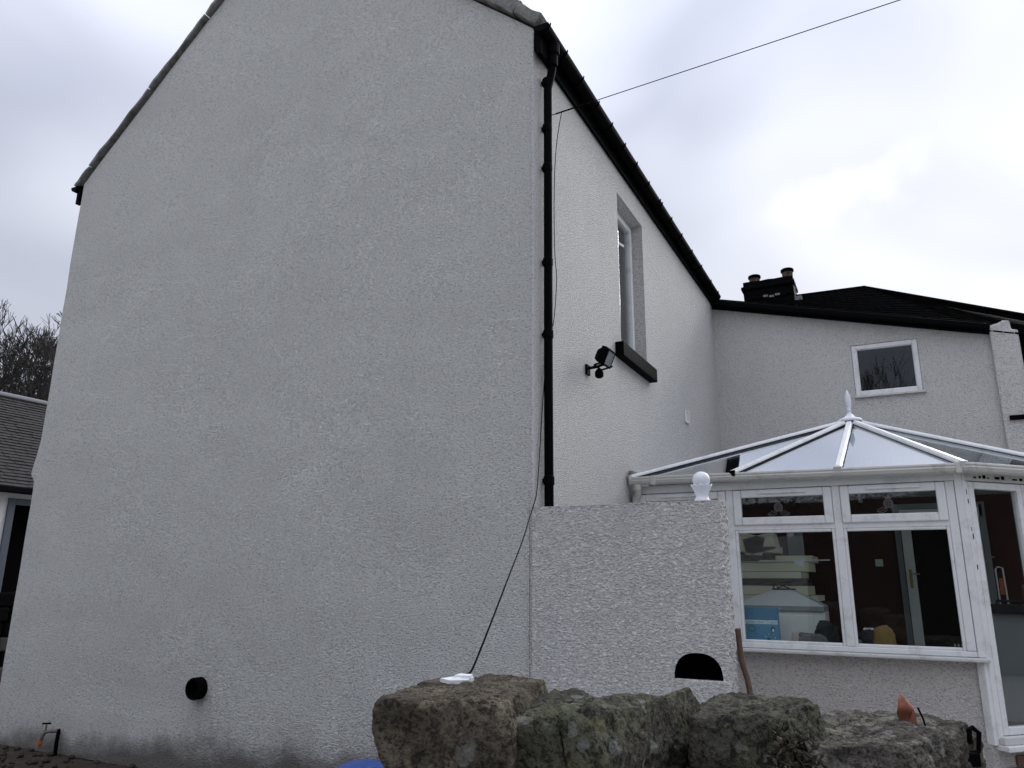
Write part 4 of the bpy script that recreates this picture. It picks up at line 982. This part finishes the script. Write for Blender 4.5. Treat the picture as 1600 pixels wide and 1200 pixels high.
dm = thing('yard_wall', (-9.2, 1.9, 0), 'dark low rubble wall between the gable edge and the barn', 'wall')
rs = random.Random(4)
for r in range(6):
    y = .6
    while y < 5.2:
        wd = rs.uniform(.3, .6); MB().box((-10.6-.05*rs.random(), y, r*.22), (-10.2+.05*rs.random(), y+wd-.02, r*.22+.21)).build('stone', 'slate2' if rs.random() < .2 else 'slate', dm, .03); y += wd

def tree_mesh(seed, height, spread, depth=8):
    rs = random.Random(seed); mb = MB(); cnt = [0]
    def grow(p, d, l, r, lev):
        pts = [p]; rad = [r]; n_ = 4 if lev < 3 else 3
        for k in range(n_):
            d = (d+V(rs.uniform(-1, 1), rs.uniform(-1, 1), rs.uniform(-.35, .55))*.18).normalized(); p = p+d*l/n_; pts.append(p); rad.append(r*(1-(.38 if lev < depth else .75)*(k+1)/n_))
        rad = [max(.007 if lev == depth else .011, q_) for q_ in rad]; mb.tube(pts, rad, 7 if lev < 2 else (5 if lev < 4 else 3), cap=lev < 3); cnt[0] += 1
        if lev >= depth: return
        for k in range(rs.choice((2, 3, 3)) if lev < depth-1 else 6):
            a = rs.uniform(0, 2*PI); t = rs.uniform(.35, .9)*spread; x = d.orthogonal().normalized(); y = d.cross(x)
            nd = (d*math.cos(t)+(x*math.cos(a)+y*math.sin(a))*math.sin(t)+V(0, 0, .12)).normalized()
            i = rs.choice((2, n_, n_)) if lev > 0 else rs.choice((3, 4))
            grow(pts[min(i, n_)], nd, l*rs.uniform(.62, .85), rad[min(i, n_)]*.76, lev+1)
    grow(V(0, 0, -.1), V(.04, .02, 1), height*.26, height*.030, 0)
    top = max(v.z for v in mb.v); s = height/top
    mb.v = [v*s for v in mb.v]; return mb
def tree(seed, loc, height, spread, label, depth=8, group=None):
    t = thing('bare_tree', loc, label, 'tree', group)
    mb = tree_mesh(seed, height, spread, depth)
    mb.v = [v+Vector(loc) for v in mb.v]
    # split trunk (first tube) and crown
    nf = 4*7+2
    tr = MB(); tr.v = mb.v[:35]; tr.f = mb.f[:nf]; tr.build('trunk', 'bark', t, smooth=True)
    cr_ = MB(); cr_.v = mb.v[35:]; cr_.f = [tuple(i-35 for i in f) for f in mb.f[nf:]]
    cr_.build('crown', 'bark', t)
    return t
tree(5, (-22.6, 8.9, 0), 10.6, .8, 'bare winter tree behind the barn roof close against the gable edge')
tree(12, (-26.5, 8.2, 0), 10.6, .85, 'bare winter tree further left behind the barn at the frame edge')
tree(21, (-25.0, 13.0, 0), 11.0, .85, 'bare winter tree standing further back behind the barn')
tree(44, (-24.0, 10.0, 0), 10.7, .8, 'bare winter tree in the middle of the group behind the barn')
tree(33, (3.2, -20, 0), 12.0, .8, 'bare tree mirrored in the small rear wing window pane', 6)
# tall hedges added out of view to darken the reflections in the panes
def hedge(name, p0, p1, h, th, label, seed):
    rs = random.Random(seed); t = thing(name, tuple((V(*p0)+V(*p1))/2), label, 'hedge')
    a = V(*p0); b = V(*p1); d = (b-a); Lh = d.length; d.normalize(); nn = d.cross(Z_)
    core = MB(); nu_, nw_ = int(Lh*1.5), 8
    for i in range(nu_+1):
        for j in range(13):
            an = PI*j/12; r = 1+.16*noise.noise(V(i*.45, j*.6, seed))
            core.v.append(a+d*(Lh*i/nu_)+nn*(math.cos(an)*th*.42*r)+Z_*(h*.93*(math.sin(an)**.35)*(.93+.1*noise.noise(V(i*.3, seed, 0)))))
    for i in range(nu_):
        for j in range(12): q_ = i*13+j; core.f.append((q_, q_+13, q_+14, q_+1))
    core.build('inner_mass', 'hedge', t)
    lv_ = MB()
    for k in range(int(Lh*h*55)):
        u = rs.random(); an = PI*rs.random(); c = a+d*(Lh*u)+nn*(math.cos(an)*th*.47*rs.uniform(.9, 1.15))+Z_*(h*math.sin(an)**.35*rs.uniform(.9, 1.04))*(.93+.1*noise.noise(V(u*Lh*.45, seed, 0)))
        s = rs.uniform(.06, .15); x = V(rs.uniform(-1, 1), rs.uniform(-1, 1), rs.uniform(-.2, 1)).normalized(); y = x.orthogonal().normalized()
        lv_.add([c-y*s*.35, c+y*s*.35, c+x*s*1.6], [(0, 1, 2)])
    o = lv_.build('foliage', 'hedge', t); o['kind'] = 'stuff'
M['hedge'] = plain('added_hedge_leaf', (.018, .021, .015), .9, .5, 9, spec=.2)
hedge('added_hedge', (-16, -17, 0), (14, -17, 0), 4.7, 2.0, 'long dark hedge added behind the viewpoint to darken the window pane reflections', 3)
hedge('added_hedge', (13, -15, 0), (13, 13, 0), 4.2, 2.0, 'dark hedge added out of view on the right to darken the door glass reflection', 8)
